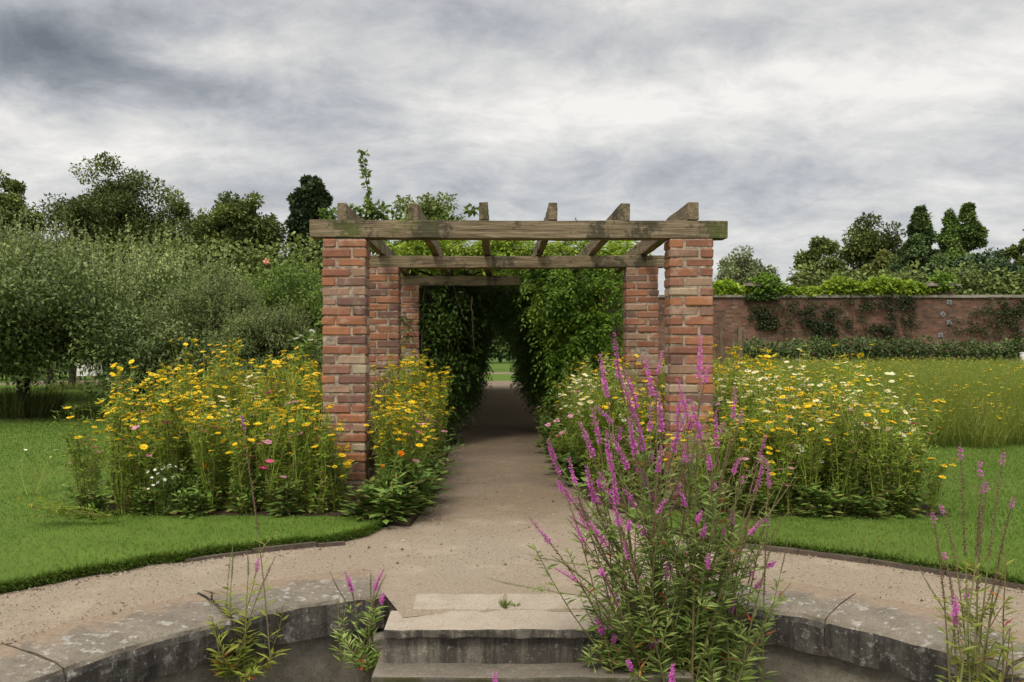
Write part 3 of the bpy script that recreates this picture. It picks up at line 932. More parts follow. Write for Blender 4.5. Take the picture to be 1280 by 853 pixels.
# orchard
def apple(label, px, D, top, wm, zb, mat, seed, nclump=120, nper=150, shoots=60, x=None, name='apple_tree', cat='tree', size=.085, group='apple trees of the orchard', sh=1.0, aspect=.5, z0=LZ):
    global R
    xx, h = T(px, top, D)
    h -= .55 * sh
    t = tree(name, label, cat, xx if x is None else x, D, h, wm, zb, None, mat, size, nclump, nper, 'broad', 'darkbark', group, trunk_r=.11, seed=seed, aspect=aspect, z0=z0)
    keep, R = R, np.random.default_rng(seed + 500)
    mb = MB()
    for k in range(shoots):           # upright water shoots
        a, rr = R.random() * 6.28, R.random() ** .5 * wm * .5
        b0 = np.array((math.cos(a) * rr, math.sin(a) * rr, h - (rr / wm) ** 2 * 2.2 * (h - zb) * .62 - .12))
        e = b0 + np.array((R.normal(0, .12), R.normal(0, .12), R.uniform(.5, 1.2) * sh))
        pts = curve(b0, e, 5, .04)
        mb.tube(pts, np.linspace(.007, .003, 5), 3, 1)
        n = 38
        q = R.random(n)[:, None]
        P = b0 + (e - b0) * q
        A = R.normal(0, 1, (n, 3)) + np.array((0, 0, 1.3))
        L = size * R.uniform(.6, 1.1, n)
        mb.leaves(P, A, L, L * aspect, 0, np.clip(.78 + R.normal(0, .2, n), 0, 1))
    if shoots:
        mb.build('upright_shoots', [M[mat], M['bark']], t)
    R = keep
    return t
apple('nearest apple tree, low spreading dark crown over a thick forked trunk', 30, 15.3, 306, 4.2, .42, 'apple_dark', 101, 210, 190, 50, sh=.5, size=.09)
apple('apple tree with silvery upright shoots behind the nearest one', 30, 20.5, 280, 6.0, .8, 'apple', 102, 190, 170, 130)
apple('tall shooting apple tree at the left picture edge', -8, 21, 276, 4.4, 1.0, 'apple', 103, 140, 150, 90)
apple('apple tree with many upright shoots between the others and the shrub', 196, 18.5, 300, 3.6, .7, 'apple', 104, 150, 160, 80)
apple('slender apple tree trunk beside the white beehive', 90, 27, 330, 3.4, 1.1, 'apple', 105, 80, 90, 20)
apple('far apple tree in the third orchard row', 62, 33, 330, 3.6, 1.1, 'apple', 106, 70, 80, 20)
apple('far apple tree behind the beehive', 150, 30, 330, 4.4, .5, 'apple', 107, 90, 90, 20)
apple('grey green willowy shrub with feathery upright shoots', 262, 16, 334, 2.2, .15, 'sallow', 108, 120, 190, 90, name='willow_shrub', cat='shrub', size=.075, group='shrubs beside the pergola', sh=.45, aspect=.3)
apple('low feathery grey green shrub nearest the front left pillar', 345, 13.5, 378, 1.7, .1, 'sallow', 109, 100, 170, 60, name='willow_shrub', cat='shrub', size=.06, group='shrubs beside the pergola', sh=.35, aspect=.3)
rb = apple('bright green rambling bush with one peach bloom', 372, 22, 322, 3.0, .2, 'shrub', 110, 120, 130, 30, name='rose_bush', cat='shrub', size=.10, group='shrubs beside the pergola', sh=.5)
apple('dark leafy bush low between the orchard and the pergola', 300, 19, 395, 2.6, .1, 'apple_dark', 111, 100, 120, 0, name='leafy_bush', cat='shrub', group='shrubs beside the pergola', sh=.4)
apple('dark leafy bush behind the flower bed under the willowy shrub', 215, 14.5, 412, 2.2, .1, 'apple_dark', 112, 100, 120, 0, name='leafy_bush', cat='shrub', group='shrubs beside the pergola', sh=.3)
def bloom(parent, loc, r, mat, name='flower_head'):
    mb = MB()
    n = 22
    d = unit(R.normal(size=(n, 3)))
    mb.leaves(np.zeros((n, 3)), d, r, r * .8)
    o = mb.build(name, M[mat], parent)
    o.location = tuple(float(q) for q in loc)
    return o
pb = W(333, 327, 21.0) - np.array(rb.location)
bloom(rb, pb, .10, 'peach')

def grass_skirt(label, x, y, r, n, h, z=LZ):
    mb = MB()
    a, rr = R.random(n) * 6.28, r * R.random(n) ** .7
    P = np.stack((np.cos(a) * rr, np.sin(a) * rr, np.zeros(n)), 1)
    A = np.stack((np.cos(a) * .35, np.sin(a) * .35, np.ones(n)), 1) + R.normal(0, .2, (n, 3))
    mb.leaves(P, A, h * R.uniform(.5, 1.1, n), .018)
    o = mb.build('grass_tuft', M['longgrass'])
    o.location = (x, y, z)
    tag(o, label, 'grass tuft', 'long grass round the trunks')
xg = T(30, 0, 15.3)[0]
grass_skirt('tall unmown grass tuft around the nearest apple trunk', xg, 15.3, .55, 900, .62)
grass_skirt('short grass ring round the slender trunk near the beehive', T(90, 0, 27)[0], 27, .7, 500, .35)

# beehive
p = W(112, 466, 33)
bh = tag(empty('beehive', (p[0], 33, LZ)), 'small white slatted beehive standing between orchard trunks', 'beehive')
for k in range(4):
    mb = MB(); mb.box((-.36 + k * .008, -.3, .28 + k * .17), (.36 - k * .008, .3, .28 + k * .17 + .16))
    bev_obj(mb.build('hive_box', M['paint'], bh), .008)
mb = MB(); mb.box((-.42, -.36, .962), (.42, .36, 1.0)); mb.box((-.28, -.26, 1.001), (.28, .26, 1.07))
mb.build('roof', M['plate'], bh)
for sx_ in (-.3, .3):
    for sy_ in (-.24, .24):
        mb = MB(); mb.box((sx_ - .03, sy_ - .03, 0), (sx_ + .03, sy_ + .03, .278)); mb.build('leg', M['deadwood'], bh)

# ------------------------------------------------------------------ climbers on the garden wall
def mound(name, label, cat, spec, mat, size, group, per=9000, y=WY + .1, aspect=.75):
    """leafy mass from ellipsoid lumps (px, py, rx px, ry px) at the wall"""
    ps = [W(px, py, y) for px, py, rx, ry in spec]
    o0 = ps[0].copy(); o0[2] = max(0.0, o0[2] - spec[0][3] * y / F)
    mb = MB()
    area = sum(s[2] * s[3] for s in spec)
    for p, (px, py, rx, ry) in zip(ps, spec):
        n = max(60, int(per * rx * ry / area))
        d = unit(R.normal(size=(n, 3)))
        s = np.array((rx, min(rx, ry) * 1.0, ry)) * y / F
        lump = 1 + .22 * np.sin(d[:, :1] * 7 + px) * np.cos(d[:, 2:] * 6 + py)
        P = p - o0 + d * s * lump * (R.random((n, 1)) ** .3)
        A = unit(d + R.normal(0, .6, (n, 3)) + np.array((0, -.1, -.2)))
        L = size * R.uniform(.6, 1.2, n)
        mb.leaves(P, A, L, L * aspect, 0, np.clip(R.normal(.5, .25, n), 0, 1), up=np.array((0, -.4, 1)))
    o = mb.build(name, M[mat])
    o.location = tuple(o0)
    return tag(o, label, cat, group)
cg = 'climbers on the garden wall top'
mound('climbing_vine', 'dome of vine draped over the wall pier nearest the pergola', 'vine', [(957, 358, 22, 13), (948, 366, 12, 6), (970, 364, 12, 7)], 'wisteria', .15, cg, 2200)
mound('climbing_vine', 'low vine trailing along the wall top next to the pergola pillar', 'vine', [(905, 360, 18, 8), (925, 364, 14, 5), (890, 362, 14, 7)], 'topvine', .15, cg, 1300)
mound('climbing_vine', 'long uneven bright green vine spread along the middle of the wall top', 'vine', [(1005, 366, 22, 5), (1035, 364, 18, 6), (1050, 357, 16, 10), (1075, 362, 18, 8), (1100, 358, 20, 11), (1128, 360, 20, 9), (1150, 363, 16, 7), (985, 365, 14, 5)], 'topvine', .15, cg, 5200)
mound('climbing_vine', 'small vine clump wrapped round the second wall pier', 'vine', [(1178, 353, 15, 11), (1168, 362, 10, 6)], 'wisteria', .15, cg, 1100)
mound('ivy_patch', 'black green ivy hanging over the coping below the domed pier', 'ivy', [(952, 371, 20, 3)], 'ivy', .12, cg, 700, WY - .15)
eg = 'trained shrubs against the garden wall'
for lab, spec in [('dark wall shrub below the domed pier, upper left of the wall face', [(985, 385, 22, 9), (1005, 392, 16, 12), (958, 402, 8, 6), (1020, 402, 10, 6)]),
                  ('sprawling dark wall shrub at the centre of the wall face', [(1085, 380, 14, 7), (1075, 408, 18, 14), (1110, 395, 14, 12), (1120, 412, 14, 8), (1050, 395, 10, 8), (1135, 378, 12, 5)]),
                  ('thin dark wall shrub right of the metal anchor plates', [(1225, 400, 20, 9), (1245, 392, 14, 10), (1268, 385, 12, 10), (1270, 408, 10, 14)]),
                  ('small dark shrub low on the wall behind the dead stump', [(957, 398, 7, 7), (1030, 412, 8, 8)])]:
    mound('wall_shrub', lab, 'shrub', [(q[0] + R.normal(0, q[2] * 1.1), min(418, q[1] + R.normal(0, q[3] * 1.1)), q[2] * R.uniform(.3, .9), q[3] * R.uniform(.3, .9)) for q in spec for _ in range(10)], 'wallshrub', .075, eg, 1500, WY - .12)
mound('dark_hedge', 'dark tall hedge closing the orchard behind the beehive', 'hedge', [(q, 420 + R.normal(0, 4), 26, 24) for q in range(-60, 300, 22)] + [(q, 445, 26, 28) for q in range(-60, 300, 22)], 'ivy', .2, None, 9000, 38)
mound('dark_hedge', 'dark evergreen hedge far beyond the end of the pergola path', 'hedge', [(q, 424 + R.normal(0, 3), 12, 12) for q in range(520, 740, 10)] + [(q, 436, 12, 11) for q in range(520, 740, 10)], 'ivy', .5, None, 9000, 100)
hg = 'low hedge pieces at the wall foot'
HY = 28.5
mound('dark_hedge', 'dark hedge belt behind the garden wall under the conifers', 'hedge', [(q, 352 + R.normal(0, 5), 16, 14) for q in range(1000, 1330, 14)] + [(q, 385, 20, 26) for q in range(1000, 1330, 18)], 'oak', .3, None, 8000, 52)
mound('dark_hedge', 'dark hedge belt behind the wall under the oaks', 'hedge', [(q, 322 + R.normal(0, 6), 22, 20) for q in range(-60, 420, 18)] + [(q, 365, 26, 30) for q in range(-60, 420, 24)], 'oak', .32, None, 12000, 54)
for lab, x0, x1 in [('low clipped dark hedge at the wall foot behind the dead stump', 925, 1035), ('low clipped dark hedge in the middle of the wall foot', 1040, 1165),
                    ('low leafy hedge piece below the anchor plates', 1172, 1220), ('low leafy hedge piece at the right end of the wall foot', 1226, 1330)]:
    sp = [(q, 434 + R.normal(0, 2), 11, 9 + R.normal(0, 1)) for q in range(x0, x1, 9)] + [(q, 452, 12, 14) for q in range(x0, x1, 12)]
    mound('low_hedge', lab, 'hedge', sp, 'ivy', .11, hg, 34 * (x1 - x0), HY)
# white post
mb = MB(); mb.box((-.05, -.05, 0), (.05, .05, 1.22)); mb.box((-.062, -.062, 1.221), (.062, .062, 1.25))
o = mb.build('marker_post', M['paint']); o.location = tuple(W(1278, 440, 27) * np.array((1, 1, 0)))
tag(o, 'thin white post at the right picture edge before the wall', 'post')

# ------------------------------------------------------------------ wisteria on the pergola
def fronds(mb, P, D, n_leaflet, length, lw, mat=0, tint=None, droop=.6):
    """pinnate leaves: one rachis with paired leaflets and one at the tip"""
    n = len(P)
    t0 = np.clip(R.normal(.5, .25, n), 0, 1) if tint is None else tint
    D = unit(D)
    side = unit(np.cross(D, np.array((0, 0, 1.0)) + R.normal(0, .25, (n, 3))))
    k = n_leaflet
    L = length * R.uniform(.7, 1.2, n)
    for i in range(k):
        f = .22 + .78 * (i // 2) / max(1, (k - 1) // 2)
        sg = 1 if i % 2 == 0 else -1
        last = i == k - 1
        pos = P + D * (L * f)[:, None] + np.array((0, 0, -1.0)) * (droop * L * f * f)[:, None]
        ax = (D * .55 + side * sg * (0.0 if last else 1.0) + np.array((0, 0, -.45)))
        ll = lw * 2.7 * R.uniform(.8, 1.2, n)
        mb.leaves(pos, ax, ll, ll * .40, mat, np.clip(t0 + R.normal(0, .08, n), 0, 1), up=np.array((0, 0, 1.0)))

X0, X1 = PXL + .05, PXR + PW - .05
wr = tag(empty('wisteria', (1.5, FR[2], 0)), 'lush wisteria climbing the right side of the pergola in a thick curtain', 'climber', 'wisterias covering the pergola')
wl = tag(empty('wisteria', (-1.2, FR[2], 0)), 'wisteria with bare dangling stems on the left side of the pergola', 'climber', 'wisterias covering the pergola')
wt = tag(empty('wisteria', (.165, FR[3], 2.4)), 'yellow green wisteria mass spread over the pergola roof', 'climber', 'wisterias covering the pergola')
def sub(root, mb, name, mats, smooth=False):
    o = mb.build(name, mats, root, smooth)
    l = root.location
    o.location = (-l.x, -l.y, -l.z)
    return o
# right curtain, front face
mb = MB()
n = 2300
px = R.uniform(640, 782, n)
py = 325 + (R.random(n) ** .9) * 175
lim = 660 + np.maximum(0, (py - 345)) * .34
keepm = (px > lim + R.normal(0, 9, n))
px, py = px[keepm], py[keepm]
Dp = 10.4 + R.random(len(px)) * 1.0 - .25 * np.sin(px * .07) * np.cos(py * .06)
P = np.stack([(px - 620) * Dp / F, Dp, EYE + (442 - py) * Dp / F], 1)
tn = np.clip(.48 + .25 * np.sin(px * .09 + 1) * np.cos(py * .075) + R.normal(0, .12, len(px)), 0, 1)
fronds(mb, P, np.stack([R.normal(-.2, .6, len(px)), R.normal(-.8, .4, len(px)), R.normal(.0, .35, len(px))], 1), 11, .24, .024, 0, tn)
sub(wr, mb, 'front_foliage', M['wisteria'])
# right side mass, deep
def side_mass(root, xa, xb, n, y0, y1, zmax, mat, name='side_foliage', inner=+1):
    mb = MB()
    y = y0 + (y1 - y0) * R.random(n) ** 1.3
    z = zmax * R.random(n) ** .66
    u = R.random(n) ** .6
    wob = .13 * np.sin(y * 1.9 + z * 1.7) + .10 * np.sin(y * .8 - z * 2.6) + .34 * (z / 2.1 - .62)
    x = np.where(np.full(n, inner > 0), xb - (xb - xa + wob) * u, xa + (xb - xa + wob) * u)
    P = np.stack((x, y, z), 1)
    fronds(mb, P, np.stack((R.normal(-.4 * inner, .6, n), R.normal(-.4, .6, n), R.normal(-.1, .3, n)), 1), 9, .26, .028, 0, None, .7)
    return sub(root, mb, name, M[mat])
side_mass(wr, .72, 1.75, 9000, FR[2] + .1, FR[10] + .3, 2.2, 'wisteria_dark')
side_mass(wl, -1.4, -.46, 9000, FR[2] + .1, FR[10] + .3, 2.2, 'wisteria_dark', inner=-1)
# outer hem near the ground along the path
# left front curtain
mb = MB()
n = 430
px = R.uniform(524, 606, n); py = R.uniform(338, 470, n)
k2 = (px < 612 - np.abs(py - 350) * .16 + R.normal(0, 7, n)) & ((px > 566 + R.normal(0, 8, n)) | (R.random(n) < .5))
px, py = px[k2], py[k2]
Dp = 11.3 + R.random(len(px)) * .9
P = np.stack([(px - 620) * Dp / F, Dp, EYE + (442 - py) * Dp / F], 1)
fronds(mb, P, np.stack([R.normal(.3, .6, len(px)), R.normal(-.7, .4, len(px)), R.normal(0, .3, len(px))], 1), 11, .24, .024, 0, None)
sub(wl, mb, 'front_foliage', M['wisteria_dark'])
mb = MB()
for k in range(12):
    a = W(R.uniform(526, 590), R.uniform(345, 375), 10.9 + R.random() * .5)
    e = a + np.array((R.normal(0, .18), R.normal(0, .15), -R.uniform(.5, 1.5)))
    mb.tube(curve(a, e, 9, .14), np.linspace(.009, .004, 9), 4)
mb.tube(curve(W(545, 470, 11.3), W(570, 380, 11.2), 9, .2), .014, 5)
sub(wl, mb, 'dangling_stems', M['vinebark'])
mb = MB()
for (xx, yy) in ((-1.15, 11.4), (-1.2, 13.4), (-1.1, 15.6)):
    for q in range(3):
        mb.tube(curve((xx + R.normal(0, .1), yy, 0), (xx + R.normal(0, .2), yy + R.normal(0, .2), 2.2), 12, .06), np.linspace(.045, .025, 12), 6)
sub(wl, mb, 'trunk', M['vinebark'], True)
mb = MB()
for (xx, yy) in ((1.2, 11.4), (1.25, 13.6), (.98, 17.0)):
    for q in range(3):
        mb.tube(curve((xx + R.normal(0, .1), yy, 0), (xx + R.normal(0, .15), yy + R.normal(0, .2), 2.2), 12, .06), np.linspace(.05, .025, 12), 6)
sub(wr, mb, 'trunk', M['vinebark'], True)
# roof mass
mb = MB()
n = 11000
y = FR[2] - .15 + (FR[10] - FR[2] + .6) * R.random(n) ** 1.35
x = R.uniform(X0 - .1, X1 + .2, n)
hum = .36 + .16 * np.sin(x * 3.1 + y * .9) * np.cos(y * 1.3) + .10 * np.sin(x * 7 + 1)
z = 2.22 + hum * R.random(n) ** .5 + .1
fronds(mb, np.stack((x, y, z), 1), np.stack((R.normal(0, .8, n), R.normal(-.5, .7, n), R.normal(.35, .3, n)), 1), 9, .25, .027, 0, np.clip(R.normal(.55, .22, n), 0, 1), .45)
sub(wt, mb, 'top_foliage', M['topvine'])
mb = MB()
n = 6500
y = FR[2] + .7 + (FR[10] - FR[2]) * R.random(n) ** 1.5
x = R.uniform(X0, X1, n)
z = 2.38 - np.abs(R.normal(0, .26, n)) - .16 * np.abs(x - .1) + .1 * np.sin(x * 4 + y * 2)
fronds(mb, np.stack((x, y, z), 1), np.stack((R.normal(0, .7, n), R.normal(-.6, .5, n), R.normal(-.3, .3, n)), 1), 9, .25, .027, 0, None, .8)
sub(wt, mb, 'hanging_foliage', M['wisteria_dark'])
mb = MB()
for k in range(40):
    a = np.array((R.uniform(X0, X1), R.uniform(FR[2], FR[9]), 2.38))
    mb.tube(curve(a, a + np.array((R.normal(0, .8), R.uniform(.8, 2.5), R.normal(0, .08))), 9, .12), .016, 4)
sub(wt, mb, 'woody_stems', M['vinebark'])
# rambler with a tall shoot
rx, ry = W(458, 300, 11.4)[0], 11.4
rr_ = tag(empty('climbing_rose', (rx, ry, 0)), 'climbing rose sending one tall leafy shoot above the pergola', 'climber')
mb = MB(); st_ = MB()
sh_pts = np.array([W(462, 330, 11.4), W(464, 290, 11.4), W(463, 260, 11.4), W(458, 225, 11.4), W(452, 190, 11.4)]) - np.array((rx, ry, 0))
tt = np.linspace(0, 4, 30)
sp_ = np.stack([np.interp(tt, range(5), sh_pts[:, i]) for i in range(3)], 1)
st_.tube(sp_, np.linspace(.012, .004, 30), 4)
for pnt in sp_[5:]:
    m = 7
    mb.leaves(pnt + R.normal(0, .02, (m, 3)), R.normal(0, 1, (m, 3)) + np.array((0, 0, -.2)), R.uniform(.06, .10, m), .05, 0)
st_.tube(curve((0.05, 0, 0), sh_pts[0], 9, .05), .018, 5)
for (px_, py_, r_, k_) in [(462, 266, .16, 150), (445, 268, .14, 90), (480, 268, .15, 120), (410, 268, .12, 60), (430, 270, .10, 50), (500, 278, .16, 90), (520, 290, .18, 90), (470, 300, .2, 120), (545, 285, .15, 80), (560, 268, .08, 40), (590, 262, .07, 35), (470, 330, .25, 140)]:
    c = W(px_, py_, 11.4) - np.array((rx, ry, 0))
    clump_leaves(mb, c, np.array((r_, r_, r_ * .8)), k_, .085, .6)
    st_.tube(curve(sh_pts[0], c, 6, .08), np.linspace(.008, .003, 6), 3)
mb.build('foliage', M['shrub'], rr_)
st_.build('stem', M['bark'], rr_)

# ------------------------------------------------------------------ flowers
def flower_mesh(name, r, npet, petal, eye, eye_r=.32, cup=.15, pw=1.0):
    mb = MB()
    a = np.linspace(0, 2 * math.pi, npet, endpoint=False)
    A = np.stack((np.cos(a), np.sin(a), np.full(npet, cup)), 1) + R.normal(0, .04, (npet, 3))
    P = A * r * .18
    B = np.stack((-np.sin(a), np.cos(a), np.zeros(npet)), 1)
    wd = 2 * math.pi * r / npet * .62 * pw
    m1, m2, tip = P + A * r * .35, P + A * r * .72, P + A * r * .84
    v = np.stack((P, m1 - B * wd * .4, m2 - B * wd * .5, tip, m2 + B * wd * .5, m1 + B * wd * .4), 1).reshape(-1, 3)
    i = np.arange(npet) * 6
    mb.add(v, np.concatenate((np.stack((i, i + 1, i + 4, i + 5), 1), np.stack((i + 1, i + 2, i + 3, i + 4), 1))), 0)
    er = r * eye_r
    ring = np.stack((np.cos(a) * er, np.sin(a) * er, np.full(npet, .1 * er)), 1)
    top = np.vstack((ring, ring * np.array((.55, .55, 1)) + np.array((0, 0, er * .5)), [(0, 0, er * .75)]))
    f = [(k, (k + 1) % npet, npet + (k + 1) % npet, npet + k) for k in range(npet)]
    mb.add(top, f, 1)
    mb.add(top, [(npet + k, npet + (k + 1) % npet, 2 * npet) for k in range(npet)], 1)
    # green cup beneath
    mb.add(np.vstack((ring * np.array((1.1, 1.1, 0)), [(0, 0, -er * .8)])), [((k + 1) % npet, k, npet) for k in range(npet)], 2)
    return mb.mesh(name, [M[petal], M[eye], M['daisy_leaf']])
def pom_mesh(name, r, petal, n=46):
    mb = MB()
    d = unit(R.normal(size=(n, 3)) * np.array((1, 1, .6)) + np.array((0, 0, .35)))
    mb.leaves(d * r * .15, d, r * R.uniform(.75, 1.05, n), r * .55)
    return mb.mesh(name, [M[petal]])
FM = {
    'yellow': [flower_mesh('flower_head', .027, 12, 'yellow', 'eye', .42, .10), flower_mesh('flower_head', .024, 11, 'yellow', 'eye', .5, -.12), flower_mesh('flower_head', .030, 13, 'yellow', 'eye', .38, .28)],
    'white': [flower_mesh('flower_head', .027, 13, 'white', 'yellow', .42, .06), flower_mesh('flower_head', .024, 12, 'white', 'yellow', .4, .22)],
    'pink': [flower_mesh('flower_head', .034, 8, 'pink', 'eye', .22, .10, 1.35), flower_mesh('flower_head', .030, 8, 'cerise', 'eye', .22, .16, 1.35)],
    'orange': [pom_mesh('flower_head', .040, 'orange')],
    'small': [flower_mesh('flower_head', .011, 6, 'purewhite', 'yellow', .35, .1)],
    'cosmos': [flower_mesh('flower_head', .045, 8, 'purewhite', 'yellow', .22, .3, 1.3)],
}

def wild_plant(kind, seed, h, spread, nstem, nflow, leaf='daisy_leaf', lsize=.05, lw=.22, nleaf=420, basal=0, dry=0.0):
    """returns (mesh, [flower positions, normals]) of one bushy annual"""
    global R
    keep, R = R, np.random.default_rng(seed)
    mb = MB()
    fl = []
    per = max(1, int(round(nflow / nstem)))
    ends = []
    for s in range(nstem):
        a, rr = R.random() * 6.283, spread * R.uniform(.15, 1)
        b0 = np.array((R.normal(0, .025), R.normal(0, .025), 0))
        fork = np.array((math.cos(a) * rr * .62, math.sin(a) * rr * .62, h * R.uniform(.5, .72)))
        st1 = curve(b0, fork, 6, .06)
        mb.tube(st1, np.linspace(.0045, .0032, 6), 3, 1 if R.random() < dry else 0, R.uniform(.35, .9))
        ends.append(st1)
        for q in range(per):
            e = fork + np.array((R.normal(0, spread * .38), R.normal(0, spread * .38), h * R.uniform(-.06, .36)))
            e[2] = min(e[2], h * R.uniform(.93, 1.04))
            b_ = st1[int(R.integers(3, 6))]
            br = curve(b_, e, 5, .10)
            mb.tube(br, np.linspace(.0028, .0018, 5), 3, 0, R.uniform(.4, .95))
            ends.append(br)
            d = unit(br[-1] - br[-2]) * .6 + np.array((R.normal(0, .34), R.normal(0, .34) - .12, .85))
            fl.append((e, unit(d)))
    pts = np.concatenate(ends)
    P = pts[R.integers(0, len(pts), nleaf)] + R.normal(0, .018, (nleaf, 3))
    # fill along the lower stems
    nb = nleaf // 2
    st0 = [e for e in ends if e[0][2] < .01]
    f = R.random(nb)
    sel = R.integers(0, len(st0), nb)
    Pb = np.array([s_[0] + (s_[-1] - s_[0]) * t_ for s_, t_ in zip([st0[i] for i in sel], f)]) + R.normal(0, .03, (nb, 3))
    Pb[:, 2] = np.maximum(Pb[:, 2], .01)
    P = np.concatenate((P, Pb))
    n = len(P)
    A = unit(np.stack((R.normal(0, 1, n), R.normal(0, 1, n), R.normal(.55, .5, n)), 1))
    L = lsize * R.uniform(.6, 1.4, n)
    dm = (R.random(n) < dry * (1.3 - P[:, 2] / h)).astype(int)
    for q in (0, 1):
        s_ = dm == q
        if s_.any():
            mb.leaves(P[s_], A[s_], L[s_], L[s_] * lw, q, np.clip(R.normal(.45, .27, s_.sum()), 0, 1), up=np.array((0, 0, 1.0)))
    if basal:
        a = R.random(basal) * 6.283
        rr = R.random(basal) * spread * .7
        Pb = np.stack((np.cos(a) * rr, np.sin(a) * rr, R.uniform(.02, .42, basal) * h * .6), 1)
        Ab = np.stack((np.cos(a), np.sin(a), R.uniform(-.1, .7, basal)), 1)
        Lb = R.uniform(.07, .14, basal)
        mb.leaves(Pb, Ab, Lb, Lb * .42, 2, None, up=np.array((0, 0, 1.0)))
    me = mb.mesh('stems_and_leaves', [M[leaf], M['dry'], M['broad_leaf']])
    R = keep
    return me, fl

VAR = {
    'yellow': [wild_plant('yellow', 200 + i, 1.16, .21, 7, 19, basal=6, dry=.22, nleaf=560) for i in range(5)],
    'white': [wild_plant('white', 210 + i, 1.10, .20, 6, 16, basal=8, dry=.1) for i in range(3)],
    'pink': [wild_plant('pink', 220 + i, .95, .20, 5, 4, lsize=.06, lw=.12, nleaf=420, basal=14, dry=.15) for i in range(3)],
    'orange': [wild_plant('orange', 230, .48, .15, 5, 5, leaf='broad_leaf', lsize=.07, lw=.3, nleaf=260, basal=18)],
    'small': [wild_plant('small', 240, .42, .14, 7, 24, leaf='broad_leaf', lsize=.05, lw=.25, nleaf=260)],
    'leafy': [wild_plant('leafy', 250 + i, .62, .20, 7, 7, leaf='broad_leaf', lsize=.085, lw=.36, nleaf=260, basal=34, dry=.12) for i in range(3)],
}
CATN = {'yellow': ('yellow_daisy_plant', 'yellow daisy'), 'white': ('white_daisy_plant', 'white daisy'), 'pink': ('cosmos_plant', 'cosmos'),
        'orange': ('marigold_plant', 'marigold'), 'small': ('small_daisy_plant', 'small daisy'), 'leafy': ('leafy_plant', 'leafy plant')}
def flat_quat(nv, spin):
    q = Vector(nv).to_track_quat('Z', 'Y')
    return q @ Matrix.Rotation(spin, 3, 'Z').to_quaternion()
n_plant = 0
def put_plant(kind, x, y, label, group, hs=1.0, ws=1.0, z=LZ + .005, lean=(0, 0), fscale=1.0, fl_keep=1.0, var=None):
    """one plant with each of its flower heads as a part"""
    global n_plant
    n_plant += 1
    vs = VAR[kind]
    me, fl = vs[n_plant % len(vs)] if var is None else vs[var]
    o = link(CATN[kind][0], me)
    o.location = (x, y, z)
    o.rotation_euler = (lean[0] + R.normal(0, .05), lean[1] + R.normal(0, .05), R.random() * 6.283)
    o.scale = (ws, ws, hs)
    tag(o, label, CATN[kind][1], group)
    if kind == 'leafy':
        return o
    for p, nv in fl:
        if R.random() > fl_keep:
            continue
        c = link('flower_head', FM[kind][int(R.integers(0, len(FM[kind])))], o)
        c.location = tuple(p)
        c.rotation_mode = 'QUATERNION'
        c.rotation_quaternion = flat_quat(nv, R.random() * 6)
        s = fscale * R.uniform(.70, 1.16)
        c.scale = (s / ws, s / ws, s / hs)
    return o

def inside(poly, x, y):
    c = False
    j = len(poly) - 1
    for i in range(len(poly)):
        xi, yi = poly[i]; xj, yj = poly[j]
        if (yi > y) != (yj > y) and x < (xj - xi) * (y - yi) / (yj - yi) + xi:
            c = not c
        j = i
    return c
PILL = [(PXL, PXL + PW), (PXR, PXR + PW)]
def in_pillar(x, y, m=.05):
    return any(a - m < x < b + m and any(f - m < y < f + PD + m for f in FR[:3]) for a, b in PILL)

zones = [
    # name, polygon, kind weights, spacing front, spacing back
    ('in the big wildflower bed beside the orchard lawn', 'beside the orchard lawn',
     [(-3.02, 6.30), (-1.15, 6.12), (-1.42, 9.2), (-3.2, 9.2)], (.70, .08, .17, .0, .0, .05), .185, .25),
    ('in the strip left of the path under the pergola', 'left of the path',
     [(-.98, 6.12), (-.60, 5.98), (-.56, 7.4), (-.66, 10.8), (-1.30, 10.8), (-1.0, 8.6)], (.74, .06, .10, .0, .0, .10), .19, .24),
    ('in the strip right of the path under the pergola', 'right of the path',
     [(.86, 7.0), (1.32, 6.5), (1.34, 10.8), (.86, 10.8), (.80, 8.6)], (.38, .40, .14, .0, .0, .08), .19, .24),
    ('in the big wildflower bed beside the meadow', 'before the meadow',
     [(1.35, 6.22), (3.22, 6.12), (3.45, 9.2), (1.70, 9.4)], (.54, .30, .08, .0, .0, .08), .18, .25),
]
kinds = ['yellow', 'white', 'pink', 'orange', 'small', 'leafy']
DESC = {'yellow': 'yellow flowered daisy plant', 'white': 'cream white daisy plant', 'pink': 'pink flowered cosmos plant', 'orange': 'orange marigold plant',
        'small': 'tiny white flowered plant', 'leafy': 'flowerless leafy green plant'}
